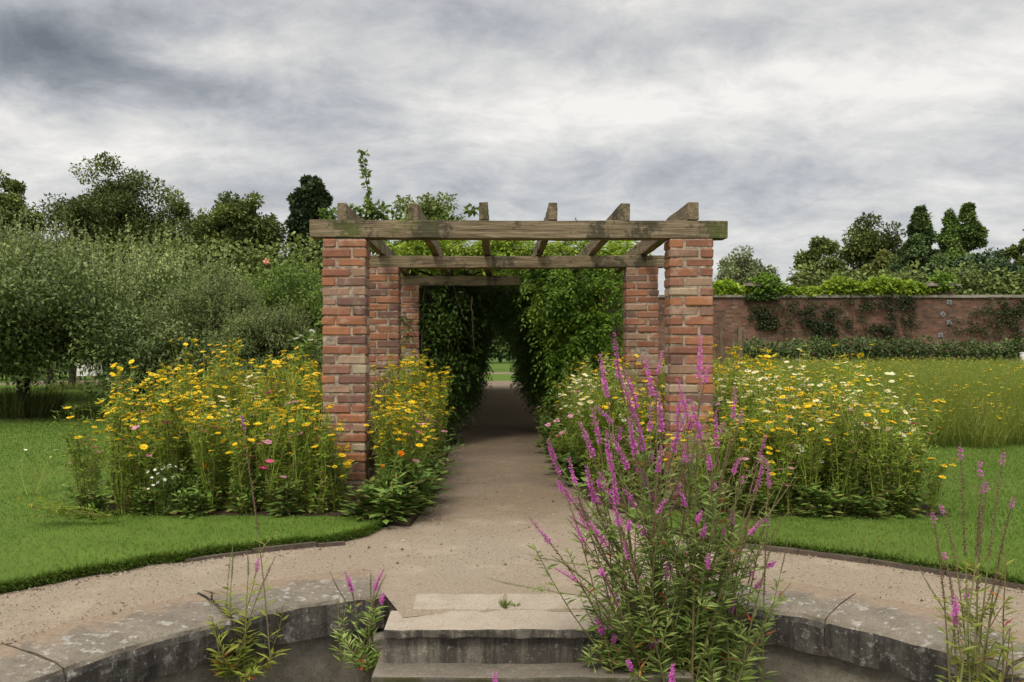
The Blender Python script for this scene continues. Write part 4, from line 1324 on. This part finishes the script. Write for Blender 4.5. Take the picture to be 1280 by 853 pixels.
for where, short, poly, wts, s0, s1 in zones:
    xs = [q[0] for q in poly]; ys = [q[1] for q in poly]
    y = min(ys)
    ymax = max(ys)
    while y < ymax:
        f = (y - min(ys)) / (ymax - min(ys))
        s = s0 + (s1 - s0) * f
        x = min(xs) + R.uniform(0, s)
        while x < max(xs):
            xx, yy = x + R.normal(0, s * .22), y + R.normal(0, s * .2)
            if inside(poly, xx, yy) and not in_pillar(xx, yy):
                kd = kinds[int(R.choice(6, p=np.array(wts) / sum(wts)))]
                edge = yy - min(ys) < .45 and 'big' in where
                hs = R.uniform(.72, 1.03) * (.98 + .13 * math.sin(xx * 4.3 + yy * 1.7) * math.cos(yy * 3.1 - xx))
                out_ = min(abs(xx - min(xs)), abs(xx - max(xs)))
                ln_ = (0, 0)
                if 'big' in where and out_ < .35:
                    hs *= .70 + .30 * out_ / .35
                if kd in ('yellow', 'white') and math.sin(xx * 5.1 + 1.3) * math.sin(yy * 4.2 + xx) > .45:
                    kd = 'white' if 'meadow' in where or 'right' in where else kd
                if 'right' in where and xx < 1.12 and yy < 9 and R.random() < .45:
                    kd = 'white'
                if edge:
                    hs *= R.uniform(.72, .98)
                if 'strip' in where:
                    hs *= R.uniform(.72, .95) if abs(xx) < .85 else 1
                put_plant(kd, xx, yy, DESC[kd] + ' ' + where, DESC[kd] + 's ' + short, hs, R.uniform(.85, 1.1))
            x += s * R.uniform(.8, 1.2)
        y += s * .9
for (x0, x1, y, lab, gr) in [(-2.95, -1.2, 6.16, 'short pink and red cosmos low at the front of the orchard side bed', 'short cosmos of the orchard side bed'),
                             (1.5, 3.2, 6.1, 'short pink and red cosmos low at the front of the meadow side bed', 'short cosmos of the meadow side bed')]:
    x = x0
    while x < x1:
        put_plant('pink', x, y + R.normal(0, .06), lab, gr, R.uniform(.4, .8), R.uniform(.7, 1.0), fscale=.8)
        x += R.uniform(.16, .34) * (1 if x0 < 0 else 1.7)
for (x0, x1, y, lab, gr) in [(-2.95, -1.2, 6.12, 'short yellow daisy low at the front of the orchard side bed', 'short yellow daisies of the orchard side bed'),
                             (1.5, 3.2, 6.06, 'short yellow daisy low at the front of the meadow side bed', 'short yellow daisies of the meadow side bed')]:
    x = x0
    while x < x1:
        put_plant('yellow', x, y + R.normal(0, .05), lab, gr, R.uniform(.4, .78), R.uniform(.7, 1.0), fl_keep=.35)
        x += R.uniform(.14, .30)
# leafy fringe at the bed fronts
for (x0, x1, y, lab, gr) in [(-2.9, -1.15, 6.08, 'low leafy plant fringing the front of the orchard side bed', 'leafy fringe of the orchard side bed'),
                             (1.5, 3.2, 6.0, 'low leafy plant fringing the front of the meadow side bed', 'leafy fringe of the meadow side bed')]:
    x = x0
    while x < x1:
        put_plant('leafy', x, y + R.normal(0, .05), lab, gr, R.uniform(.25, .55), R.uniform(.6, .9))
        x += R.uniform(.30, .6)
for (x, y, h) in [(-.92, 5.98, .42), (-.78, 5.93, .45), (-.68, 6.05, .55), (-.60, 6.3, .6), (-.56, 6.8, .6), (-.60, 7.5, .6), (-.62, 8.2, .6)]:
    put_plant('leafy', x, y, 'low leafy plant spilling onto the left edge of the path', 'leafy plants spilling on the path', h, 1.0)
for (x, y, h) in [(.78, 7.6, .5), (.74, 8.4, .6), (.76, 9.3, .7), (.74, 10.2, .8), (.80, 11.0, 1.0), (.84, 12.0, 1.1), (.88, 13.2, 1.1)]:
    put_plant('leafy', x - .06, y, 'low leafy plant spilling onto the right edge of the path', 'leafy plants spilling on the right edge', h, 1.0)
def GP(px, py, D):
    p = W(px, py, D)
    return float(p[0]), float(D), float(p[2])
x, y, z = GP(236, 586, 6.12)
put_plant('orange', x, y, 'orange marigold with a large bloom at the front of the orchard side bed', 'orange marigolds', (z - LZ) / .48, 1.0, fscale=1.05, fl_keep=.35)
x, y, z = GP(485, 610, 6.0)
put_plant('orange', x, y, 'small orange marigold low in the strip left of the path', 'orange marigolds', .9, .9, fscale=.6, fl_keep=.6)
for px_ in (205, 212):
    x, y, z = GP(px_, 640, 6.06)
    put_plant('small', x, y, 'tiny white flowered plant low at the front of the orchard side bed', 'tiny white flowered plants', .9, .8)
for (px_, lab) in ((690, 'cosmos plant with pink heads leaning over the path edge before the right pillar'), (672, 'cosmos plant with magenta heads beside the path')):
    x, y, z = GP(px_, 560, 8.2 if px_ > 680 else 11.5)
    put_plant('pink', x + .22, y, lab, None, .62, 1.2, lean=(0, -.3))
# tall stragglers that top the bed
for px_, py_, D, kd in [(236, 420, 7.6, 'yellow'), (262, 428, 7.4, 'yellow'), (1020, 428, 8.2, 'white'), (1064, 430, 8.4, 'yellow'), (1050, 432, 8.2, 'yellow'), (1000, 432, 8.4, 'white'), (925, 440, 8.0, 'yellow'), (150, 455, 6.9, 'yellow')]:
    x, y, z = GP(px_, py_, D)
    put_plant(kd, x, y, 'tall %s standing above its neighbours %s' % (DESC[kd], 'on the orchard side' if px_ < 600 else 'on the meadow side'), 'tall daisies', (z - LZ) / 1.13, .8)
# tall white cosmos behind the bed
me, fl = wild_plant('cosmos', 260, 1.50, .22, 6, 8, leaf='broad_leaf', lsize=.10, lw=.38, nleaf=420, basal=10)
VAR['cosmos'] = [(me, fl)]; CATN['cosmos'] = ('cosmos_plant', 'cosmos')
x, y, z = GP(372, 402, 9.4)
put_plant('cosmos', x, y, 'tall leafy plant with pure white blooms against the grey green shrub', None, (z - LZ) / 1.45, 1)
# fallen stems on the lawn
x, y, z = GP(150, 648, 6.2)
put_plant('yellow', x + .1, y, 'collapsed yellow daisy lying on the lawn at the bed corner', None, .62, .8, lean=(.2, 0), fl_keep=.35)
o = bpy.data.objects[-1] if False else None
px0 = G(140, 655, LZ)
fallen = link('yellow_daisy_plant', VAR['yellow'][1][0]); fallen.location = (px0[0], px0[1], LZ + .06); fallen.rotation_euler = (rad(4), rad(-84), rad(8)); fallen.scale = (.55, .75, .52)
tag(fallen, 'yellow daisy stems flopped flat across the lawn edge of the bed', 'yellow daisy')
for p_, nv in VAR['yellow'][1][1][:5]:
    c = link('flower_head', FM['yellow'][1], fallen); c.location = tuple(p_); c.rotation_mode = 'QUATERNION'; c.rotation_quaternion = flat_quat((R.normal(0, .4), R.normal(0, .4), 1), 0)
x, y, z = GP(40, 600, 6.9)
VAR['straggle'] = [wild_plant('straggle', 270, .42, .30, 4, 10, leaf='meadow', lsize=.05, lw=.08, nleaf=60)]; CATN['straggle'] = ('small_daisy_plant', 'small daisy'); FM['straggle'] = FM['white']
put_plant('straggle', x, y, 'loose white flowered plant straggling on the orchard lawn', None, .9, 1.2, fscale=.7, fl_keep=.8)
x, y, z = GP(112, 610, 6.6)
put_plant('pink', x, y, 'pink flowered cosmos at the outer corner of the orchard side bed', None, .55, 1.3)
x, y, z = GP(845 - 400, 640, 5.9)

# dead forked stump
sp = W(912, 450, 9.4)
ds = MB()
base = np.array((sp[0], 9.4, LZ))
for (px_, py_, r) in ((901, 409, .022), (925, 409, .042), (916, 425, .03)):
    ds.tube(curve((0, 0, 0), W(px_, py_, 9.4) - base, 8, .05), np.linspace(r * 1.3, r * .7, 8), 6)
o = ds.build('dead_stump', M['deadwood'], None, True)
o.location = tuple(base)
tag(o, 'dead forked stump poking up behind the flowers right of the pillar', 'stump')

# ------------------------------------------------------------------ meadow
mb = MB()
def meadow_edge(x):
    return np.where(x < 4.6, 13.2 - (x - 3.4) * 2.2, 10.35 + .12 * np.sin(x * 3)) + .1 * np.sin(x * 7)
n = 230000
x = R.uniform(3.2, 24, n)
y = 9.8 + 17.6 * R.random(n) ** 1.9
k2 = (y > meadow_edge(x)) & (x < (1330 - 620) / F * y)
x, y = x[k2], y[k2]
n = len(x)
patch = .5 + .3 * np.sin(x * 1.3 + y * .6) * np.cos(y * .9 - x * .4)
A = np.stack((R.normal(0, .24, n), R.normal(0, .24, n), np.ones(n)), 1)
fe = np.clip((y - meadow_edge(x)) / .9, 0, 1)
h = R.uniform(.55, 1.14, n) * (.45 + .55 * fe ** .6) * (.92 + .1 * patch)
wd = np.maximum(.004, .0007 * y)
mb.leaves(np.stack((x, y, np.full(n, LZ)), 1), A, h, wd, 0, np.clip(patch * .6 + R.normal(.2, .2, n), 0, 1))
m = n
i = R.integers(0, n, m)
P = np.stack((x[i], y[i], LZ + h[i] * R.uniform(.25, .95, m)), 1)
mb.leaves(P, R.normal(0, 1, (m, 3)) + np.array((0, 0, .5)), R.uniform(.04, .10, m), wd[i] * 2.2, 0, np.clip(patch[i] * .6 + R.normal(.25, .2, m), 0, 1))
# specks of flower
m = 5200
i = R.integers(0, n, m)
i = i[(np.sin(x[i] * .9 + 2) * np.cos(y[i] * .7) + R.normal(0, .5, m)) > -.2]
m = len(i)
P = np.stack((x[i], y[i], LZ + h[i] * R.uniform(.75, 1.0, m)), 1)
a_ = np.linspace(0, 2 * math.pi, 5, endpoint=False)
for q in a_:
    mb.leaves(P, np.stack((np.full(m, math.cos(q)), np.full(m, math.sin(q)), np.full(m, .25)), 1), .024, .020, np.where(True, 1, 1), None, up=np.array((0, 0, 1.0)))
o = mb.build('meadow_grass', [M['meadow'], M['yellow']])
tag(o, 'tall fine meadow grass dotted with yellow flowers before the wall', 'meadow', kind='stuff')

# ------------------------------------------------------------------ lawn grass
def lawn_grass(name, polys, xr, yr, n, zb=LZ, h0=.020):
    mb = MB()
    y = yr[0] + (yr[1] - yr[0]) * R.random(n) ** 2.0
    x = R.uniform(-1, 1, n)
    x = (x * (xr[1] - xr[0]) + xr[0] + xr[1]) / 2
    lim = (np.abs(x) < .72 * y + .4)
    r = np.hypot(x - C[0], y - C[1])
    ok = lim & (r > R_LAWN - .015)
    x, y, r = x[ok], y[ok], r[ok]
    ok = np.array([inside(polys[0], a, b2) and not any(inside(q, a, b2) for q in polys[1:]) for a, b2 in zip(x, y)])
    x, y, r = x[ok], y[ok], r[ok]
    n = len(x)
    edge = np.clip(1 - (r - R_LAWN) / .12, 0, 1)
    A = np.stack((R.normal(0, .4, n), R.normal(0, .4, n), np.ones(n)), 1)
    inw = np.stack(((C[0] - x) / r, (C[1] - y) / r, np.zeros(n)), 1)
    A = A + inw * (edge * .7)[:, None]
    h = h0 * R.uniform(.6, 1.5, n) * (1 + edge * .8)
    patch = .5 + .2 * np.sin(x * 1.3 + 1.3 * np.sin(y * 1.1)) + .16 * np.sin(y * 2.3 + x * .9) + .14 * np.sin(x * 5.1 - y * 3.3)
    wd = np.maximum(.0035, .00095 * y)
    mb.leaves(np.stack((x, y, np.full(n, zb)), 1), A, np.maximum(h, .0016 * y), wd, 0, np.clip(patch * .6 + R.normal(.2, .22, n), 0, 1))
    o = mb.build(name, M['grass'])
    return tag(o, kind='stuff')
def edge_grass(name, arc, n, label):
    arc = np.array(arc)
    seg = np.linalg.norm(np.diff(arc, axis=0), axis=1)
    i = R.choice(len(seg), n, p=seg / seg.sum())
    f = R.random(n)[:, None]
    q = arc[i] + (arc[i + 1] - arc[i]) * f
    out = unit(C - q)
    P = np.concatenate((q - out * np.abs(R.normal(0, .02, (n, 1))), np.full((n, 1), LZ - .004)), 1)
    P[:, 2] -= .03 * R.random(n) ** 2
    A = np.concatenate((out * R.uniform(.3, 1.3, (n, 1)), R.uniform(-.35, .9, (n, 1))), 1) + R.normal(0, .35, (n, 3))
    mb = MB()
    mb.leaves(P, A, R.uniform(.02, .055, n), .0048, 0, np.clip(R.normal(.3, .25, n), 0, 1))
    tag(mb.build(name, M['grass']), label, 'grass', kind='stuff')
edge_grass('edge_grass', arcL[20:] + [(-.86, 5.55), (-.80, 5.80)], 16000, 'longer grass hanging over the edge of the orchard lawn')
edge_grass('edge_grass', arcR[:26], 9000, 'longer grass hanging over the edge of the meadow side lawn')
tag(lawn_grass('left_grass', [lawnL, bedL], (-19, -.6), (3.2, 28), 420000), 'mown green grass of the orchard lawn', 'grass')
tag(lawn_grass('right_grass', [lawnR, bedR], (1.0, 9), (2.6, 14), 260000), 'mown green grass strip between path and meadow', 'grass')

# ------------------------------------------------------------------ pebbles and crumbs on the path
mb = MB()
octv = np.array([(1, 0, 0), (-1, 0, 0), (0, 1, 0), (0, -1, 0), (0, 0, 1), (0, 0, -1)], float)
octf = np.array([(0, 2, 4), (2, 1, 4), (1, 3, 4), (3, 0, 4), (2, 0, 5), (1, 2, 5), (3, 1, 5), (0, 3, 5)])
n = 20000
y = 3.4 + 9 * R.random(n) ** 2.2
x = R.uniform(-3.2, 3.4, n)
r = np.hypot(x - C[0], y - C[1])
ok = ((r > R_OUT - .06) & (r < R_LAWN + .02)) | ((y > 5) & (x > -.62 - R.random(n) * .2) & (x < .80 + R.random(n) * .1) & (r > 3.0))
x, y = x[ok], y[ok]
r = r[ok]
s = R.uniform(.0016, .0048, len(x)) * (1 + (R.random(len(x)) < .04) * 1.6)
zg = np.where(r < R_OUT, .03, .0)
v = octv[None] * s[:, None, None] * R.uniform(.6, 1.3, (len(x), 6, 3)) + np.stack((x, y, zg + s * .3), 1)[:, None]
f = (octf[None] + (np.arange(len(x)) * 6)[:, None, None]).reshape(-1, 3)
mb.add(v.reshape(-1, 3), f, 0, np.repeat(R.random(len(x)), 8))
mp_ = leaf_mat('pebble', [(.07, .05, .036), (.16, .115, .08), (.26, .20, .145), (.40, .33, .26)], 0, .9, .2, 0)
tag(mb.build('gravel', mp_), 'loose stones and grit scattered over the sandy path', 'gravel', kind='stuff')

n = 1500
a = R.uniform(-75, 75, n)
r = R_LAWN - .02 - np.abs(R.normal(0, .05, n))
x, y = C[0] + r * np.sin(np.radians(a)), C[1] + r * np.cos(np.radians(a))
ok = (x < -.9) | (x > 1.15)
xe, ye = x[ok], y[ok]
y = R.uniform(5.9, 11, 900)
x = np.where(R.random(900) < .5, -.50 - .04 * R.random(900) + np.abs(R.normal(0, .07, 900)), .74 - np.abs(R.normal(0, .07, 900)))
xe, ye = np.concatenate((xe, x)), np.concatenate((ye, y))
n = len(xe)
s = R.uniform(.003, .0085, n)
v = octv[None] * s[:, None, None] * R.uniform(.5, 1.3, (n, 6, 3)) + np.stack((xe, ye, s * .3), 1)[:, None]
mb = MB()
mb.add(v.reshape(-1, 3), (octf[None] + (np.arange(n) * 6)[:, None, None]).reshape(-1, 3), 0, np.repeat(R.random(n), 8))
# fallen leaves and petals along the edges
m = 260
i = R.integers(0, n, m)
P = np.stack((xe[i] + R.normal(0, .08, m), ye[i] + R.normal(0, .08, m), np.full(m, .008)), 1)
mb.leaves(P, np.stack((R.normal(0, 1, m), R.normal(0, 1, m), R.uniform(0, .2, m)), 1), R.uniform(.012, .03, m), .010, 1, None, up=np.array((0, 0, 1.0)))
tag(mb.build('edge_gravel', [mp_, M['dry']]), 'coarser stones and fallen bits gathered along the path edges', 'gravel', kind='stuff')

# ------------------------------------------------------------------ loosestrife
def spike_mesh(seed, L, bloom, rmax=.015):
    """flower spike along +Z: brown seed whorls below, magenta whorls over the top part BLOOM"""
    global R
    keep, R = R, np.random.default_rng(seed)
    mb = MB()
    mb.tube([(0, 0, 0), (0, 0, L * .5), (0, 0, L)], [.0028, .0022, .0012], 4, 2)
    z = 0.0
    while z < L:
        f = z / L
        rr = rmax * (1 - .62 * max(0, (f - .55)) / .45) * (.8 + .2 * R.random())
        m = 7
        a = R.random() * 6 + np.arange(m) * 2 * math.pi / m
        d = np.stack((np.cos(a), np.sin(a), R.uniform(.1, .7, m)), 1)
        P = np.tile((0, 0, z), (m, 1)) + R.normal(0, .002, (m, 3))
        if f > 1 - bloom and f < .97:
            mb.leaves(P + d * .003, d, rr * R.uniform(.75, 1.2, m), rr * .62, 0, None)
            mb.leaves(P + d * .003, d + R.normal(0, .6, (m, 3)), rr * R.uniform(.6, 1.0, m), rr * .55, 0, None)
            z += .0115
        else:
            mb.leaves(P, d, rr * .52, rr * .36, 1, None)
            z += .0105
    bx, by = R.normal(0, .10, 2)
    for q in mb.v:
        q[:, 0] += bx * q[:, 2] ** 2 / L
        q[:, 1] += by * q[:, 2] ** 2 / L
    me = mb.mesh('flower_spike', [M['magenta'], M['seed_spike'], M['red_stem']])
    R = keep
    return me
SPK = {'full': [spike_mesh(300 + i, .30, .68) for i in range(5)], 'half': [spike_mesh(310 + i, .34, .36) for i in range(4)],
       'tip': [spike_mesh(320 + i, .36, .16, .017) for i in range(2)], 'seed': [spike_mesh(330, .30, .04, .014)], 'short': [spike_mesh(340, .15, .7, .016)]}
def loosestrife(label, base, tips, leaf='loose_leaf', side=2, nleaf=44, spread=(.10, .10), lsize=.075, group=None, lower=.05, extra=0, red=.035, lw=.2, sidelen=.3, eh=(.3, .9)):
    """base (x,y,z); tips: (px, py, depth, spike kind, length factor)"""
    base = np.array(base, float)
    t = tag(empty('purple_loosestrife', base), label, 'loosestrife', group)
    stem, lf = MB(), MB()
    def leaf_run(pts, n, f0, f1, sz):
        f = R.uniform(f0, f1, n)
        idx = f * (len(pts) - 1)
        i0 = np.minimum(idx.astype(int), len(pts) - 2)
        P = pts[i0] + (pts[i0 + 1] - pts[i0]) * (idx - i0)[:, None]
        T_ = unit(pts[i0 + 1] - pts[i0])
        a = R.random(n) * 6.283
        d = np.stack((np.cos(a), np.sin(a), np.zeros(n)), 1) + T_ * .55
        Ls = sz * R.uniform(.6, 1.25, n) * (1.15 - .5 * f)
        mk = R.random(n) < red * (1.2 - f) * 1.2
        for q, s_ in ((0, ~mk), (1, mk)):
            if s_.any():
                lf.leaves(P[s_], d[s_], Ls[s_], Ls[s_] * lw, q, None, up=np.array((0, 0, 1.0)))
    for (px_, py_, D, kd, fl) in tips:
        tip = W(px_, py_, D) - base
        b0 = np.array((R.normal(0, spread[0]) + (tip[0] * .18), R.normal(0, spread[1]), 0))
        ln = np.linalg.norm(tip - b0)
        # starts steeply, then leans towards its tip
        mid = b0 + (tip - b0) * .45 + np.array((-(tip - b0)[0] * .16, -(tip - b0)[1] * .16, ln * .07))
        tt_ = np.linspace(0, 1, 12)[:, None]
        pts = b0 * (1 - tt_) ** 2 + 2 * mid * tt_ * (1 - tt_) + tip * tt_ ** 2
        me = SPK[kd][int(R.integers(0, len(SPK[kd])))]
        sl = {'full': .30, 'half': .34, 'tip': .36, 'seed': .30, 'short': .15}[kd] * fl
        cut = max(3, int(round(11 * (1 - sl / ln))))
        dirn = unit(tip - pts[cut])
        stem.tube(pts[:cut + 1], np.linspace(.0042, .0026, cut + 1), 4)
        o = link('flower_spike', me, t)
        o.location = tuple(pts[cut])
        o.rotation_mode = 'QUATERNION'
        o.rotation_quaternion = Vector(dirn).to_track_quat('Z', 'Y') @ Matrix.Rotation(R.random() * 6, 3, 'Z').to_quaternion()
        ls = np.linalg.norm(tip - pts[cut]) / {'full': .30, 'half': .34, 'tip': .36, 'seed': .30, 'short': .15}[kd]
        o.scale = (1, 1, ls)
        leaf_run(pts[:cut + 1], nleaf, lower, 1.0, lsize)
        for q in range(side):          # side shoots with leaves, some with small spikes
            k0 = int(R.integers(3, max(4, cut)))
            a0 = pts[k0]
            e = a0 + unit(dirn + R.normal(0, .45, 3)) * R.uniform(.5, 1.1) * sidelen
            br = curve(a0, e, 6, .06)
            stem.tube(br, np.linspace(.0026, .0016, 6), 3)
            leaf_run(br, int(nleaf * .45), .05, 1.0, lsize * .72)
            if R.random() < .35:
                o = link('flower_spike', SPK['short' if R.random() < .5 else 'seed'][0], t)
                o.location = tuple(e)
                o.rotation_mode = 'QUATERNION'
                o.rotation_quaternion = Vector(unit(e - a0)).to_track_quat('Z', 'Y')
                o.scale = (.8, .8, .6)
    for q in range(extra):
        b0 = np.array((R.normal(0, spread[0]), R.normal(0, spread[1]), 0))
        e = b0 + np.array((R.normal(0, spread[0] * 1.6), R.normal(-.03, spread[1] * 1.2), R.uniform(*eh)))
        br = curve(b0, e, 8, .07)
        stem.tube(br, np.linspace(.004, .002, 8), 4)
        leaf_run(br, nleaf, .12, 1.0, lsize * 1.1)
    stem.build('stem', M['red_stem'], t)
    lf.build('leaves', [M[leaf], M['red_leaf']], t)
    return t

TP = [(760, 418, 3.9, 'full', 1), (748, 442, 3.8, 'full', .9), (808, 442, 3.9, 'full', 1), (816, 438, 3.7, 'half', 1), (876, 416, 3.9, 'full', 1.15), (881, 450, 3.7, 'half', 1),
      (853, 472, 4.0, 'full', .8), (792, 455, 3.7, 'full', .9), (776, 470, 3.8, 'full', .9), (931, 486, 3.9, 'half', 1.1), (926, 510, 3.6, 'tip', 1), (957, 545, 3.9, 'half', 1),
      (976, 578, 3.8, 'half', 1), (967, 574, 3.6, 'half', .9), (945, 605, 3.6, 'tip', 1), (918, 568, 3.6, 'half', .7), (924, 590, 3.9, 'tip', 1), (888, 512, 3.7, 'full', .7),
      (830, 488, 3.6, 'full', .8), (835, 508, 3.9, 'half', .9), (869, 498, 3.6, 'full', .9), (668, 642, 3.5, 'half', 1.3), (676, 555, 3.7, 'full', .5), (690, 562, 3.9, 'half', .9),
      (699, 592, 3.5, 'half', 1), (730, 525, 3.7, 'full', .9), (742, 545, 3.5, 'full', .9), (752, 590, 3.6, 'full', .9), (770, 540, 3.6, 'full', 1), (783, 552, 3.9, 'full', .9),
      (792, 600, 3.5, 'half', .9), (762, 625, 3.4, 'half', .9), (735, 650, 3.5, 'full', .7), (727, 590, 3.5, 'full', .9), (746, 508, 3.9, 'full', .9), (800, 515, 3.6, 'full', .8),
      (812, 500, 3.8, 'half', 1), (822, 555, 3.5, 'half', .9), (850, 515, 3.5, 'full', .7), (905, 525, 3.8, 'tip', 1.1), (846, 560, 3.6, 'half', .8), (940, 636, 3.5, 'half', .8),
      (957, 640, 3.7, 'tip', 1), (985, 600, 3.8, 'seed', 1.1), (990, 640, 3.6, 'seed', 1.0), (712, 700, 3.5, 'half', .8), (700, 660, 3.6, 'half', .8), (720, 620, 3.8, 'full', .8),
      (758, 500, 3.6, 'half', 1), (785, 520, 3.5, 'full', .8), (866, 560, 3.5, 'tip', 1), (900, 600, 3.6, 'tip', .9), (868, 610, 3.4, 'half', .6), (948, 560, 3.5, 'seed', 1.1), (935, 545, 3.7, 'seed', 1.1), (775, 690, 3.4, 'half', .5), (830, 845, 3.35, 'full', .5),
      (706, 575, 3.7, 'half', .9), (716, 640, 3.6, 'half', .8), (738, 600, 3.8, 'full', .8), (765, 590, 3.5, 'full', .7), (778, 640, 3.4, 'half', .7), (800, 585, 3.7, 'full', .7), (815, 620, 3.4, 'half', .6), (842, 600, 3.8, 'half', .7), (745, 700, 3.4, 'half', .6), (690, 690, 3.4, 'seed', .7), (862, 530, 3.8, 'half', .9), (892, 565, 3.7, 'seed', 1.0), (910, 560, 3.5, 'seed', 1.0), (902, 640, 3.5, 'seed', .9), (925, 640, 3.8, 'seed', .9), (965, 610, 3.7, 'seed', 1.0), (972, 660, 3.5, 'seed', .8)]
loosestrife('big purple loosestrife clump full of magenta spikes growing beside the stone steps', (.86, 3.72, -.49), TP, extra=16, spread=(.12, .09), nleaf=50, lsize=.085, lower=.2, side=2, sidelen=.32)
loosestrife('loosestrife with one tall solitary spike growing from the left coping', tuple(W(300, 850, 3.80)), [(301, 514, 3.9, 'tip', 1.5), (294, 676, 3.95, 'seed', .55), (287, 690, 4.0, 'seed', .5), (344, 695, 3.95, 'seed', .5), (262, 742, 4.0, 'seed', .2), (312, 690, 3.9, 'seed', .3)],
            leaf='loose_yellow', side=1, nleaf=24, spread=(.06, .05), lsize=.08, lower=.0, extra=12, lw=.2, red=.05, sidelen=.14, eh=(.06, .36))
loosestrife('short loosestrife with two small magenta spikes at the left end of the steps', tuple(W(452, 836, 3.95)), [(436, 712, 4.0, 'full', .6), (471, 708, 4.0, 'full', .6), (480, 716, 4.02, 'seed', .4), (420, 745, 4.0, 'seed', .4), (462, 715, 4.05, 'seed', .4)],
            side=1, nleaf=18, spread=(.05, .03), lsize=.07, lower=.0, extra=8, sidelen=.10, eh=(.1, .32))
loosestrife('spindly loosestrife with brown seed stems and pink tips at the right coping', (1.78, 3.10, -.30), [(1200, 553, 3.15, 'tip', 1.3), (1234, 570, 3.15, 'tip', 1.3), (1255, 560, 3.2, 'tip', 1.3), (1170, 636, 3.1, 'tip', .9), (1188, 688, 3.1, 'tip', .6), (1221, 602, 3.2, 'tip', .9), (1238, 600, 3.05, 'tip', .9), (1262, 618, 3.1, 'tip', .9), (1184, 628, 3.2, 'tip', .8), (1258, 700, 3.1, 'seed', .6)],
            leaf='loose_yellow', side=1, nleaf=26, spread=(.05, .05), lsize=.075, lower=.05, extra=6, red=.06, sidelen=.16)
loosestrife('little loosestrife sprig with one spike on the lower step', tuple(W(765, 832, 3.62)), [(745, 772, 3.6, 'full', .55), (768, 790, 3.62, 'short', .6)], side=3, nleaf=40, spread=(.06, .03), lsize=.055, lower=0, extra=12, sidelen=.10, red=0) if False else None
LSP = tuple(W(768, 832, 3.64))
lst = loosestrife('little loosestrife sprig with one spike on the lower step', LSP, [(745, 772, 3.62, 'full', .42), (772, 792, 3.62, 'short', .5), (790, 800, 3.62, 'seed', .15), (750, 808, 3.6, 'seed', .1), (800, 806, 3.62, 'seed', .1)], side=3, nleaf=34, spread=(.06, .02), lsize=.05, lower=0, extra=0, sidelen=.09, red=0)
loosestrife('single loosestrife tip rising in front of the bottom step', (W(618, 0, 3.25)[0], 3.25, -.50), [(618, 838, 3.25, 'full', .5)], side=1, nleaf=26, spread=(.02, .02), lsize=.06, sidelen=.1)
# bent dry twig on the coping
mb = MB()
mb.tube(np.array([W(254, 738, 4.1), W(272, 742, 4.1), W(284, 748, 4.1), W(290, 760, 4.05)]), [.003, .005, .006, .006], 5)
tag(mb.build('dry_twig', M['deadwood'], None, True), 'bent dry twig lying across the left coping by the tall spike', 'twig')
# weeds at the slab joint
for k, (px_, py_) in enumerate([(631, 757), (643, 756)]):
    q = W(px_, py_, 4.02)
    mb = MB()
    n = 40 if k == 0 else 16
    mb.leaves(np.stack((R.normal(0, .007, n), R.normal(0, .01, n), np.zeros(n)), 1), R.normal(0, .5, (n, 3)) + np.array((0, 0, 1)), R.uniform(.02, .055, n) * (1 if k == 0 else .7), .008)
    o = mb.build('weed_tuft', M['longgrass']); o.location = (q[0], 4.0, .0)
    tag(o, 'green weed tuft growing in the landing slab joint' if k == 0 else 'tiny weed just right of the joint tuft on the landing', 'weed')
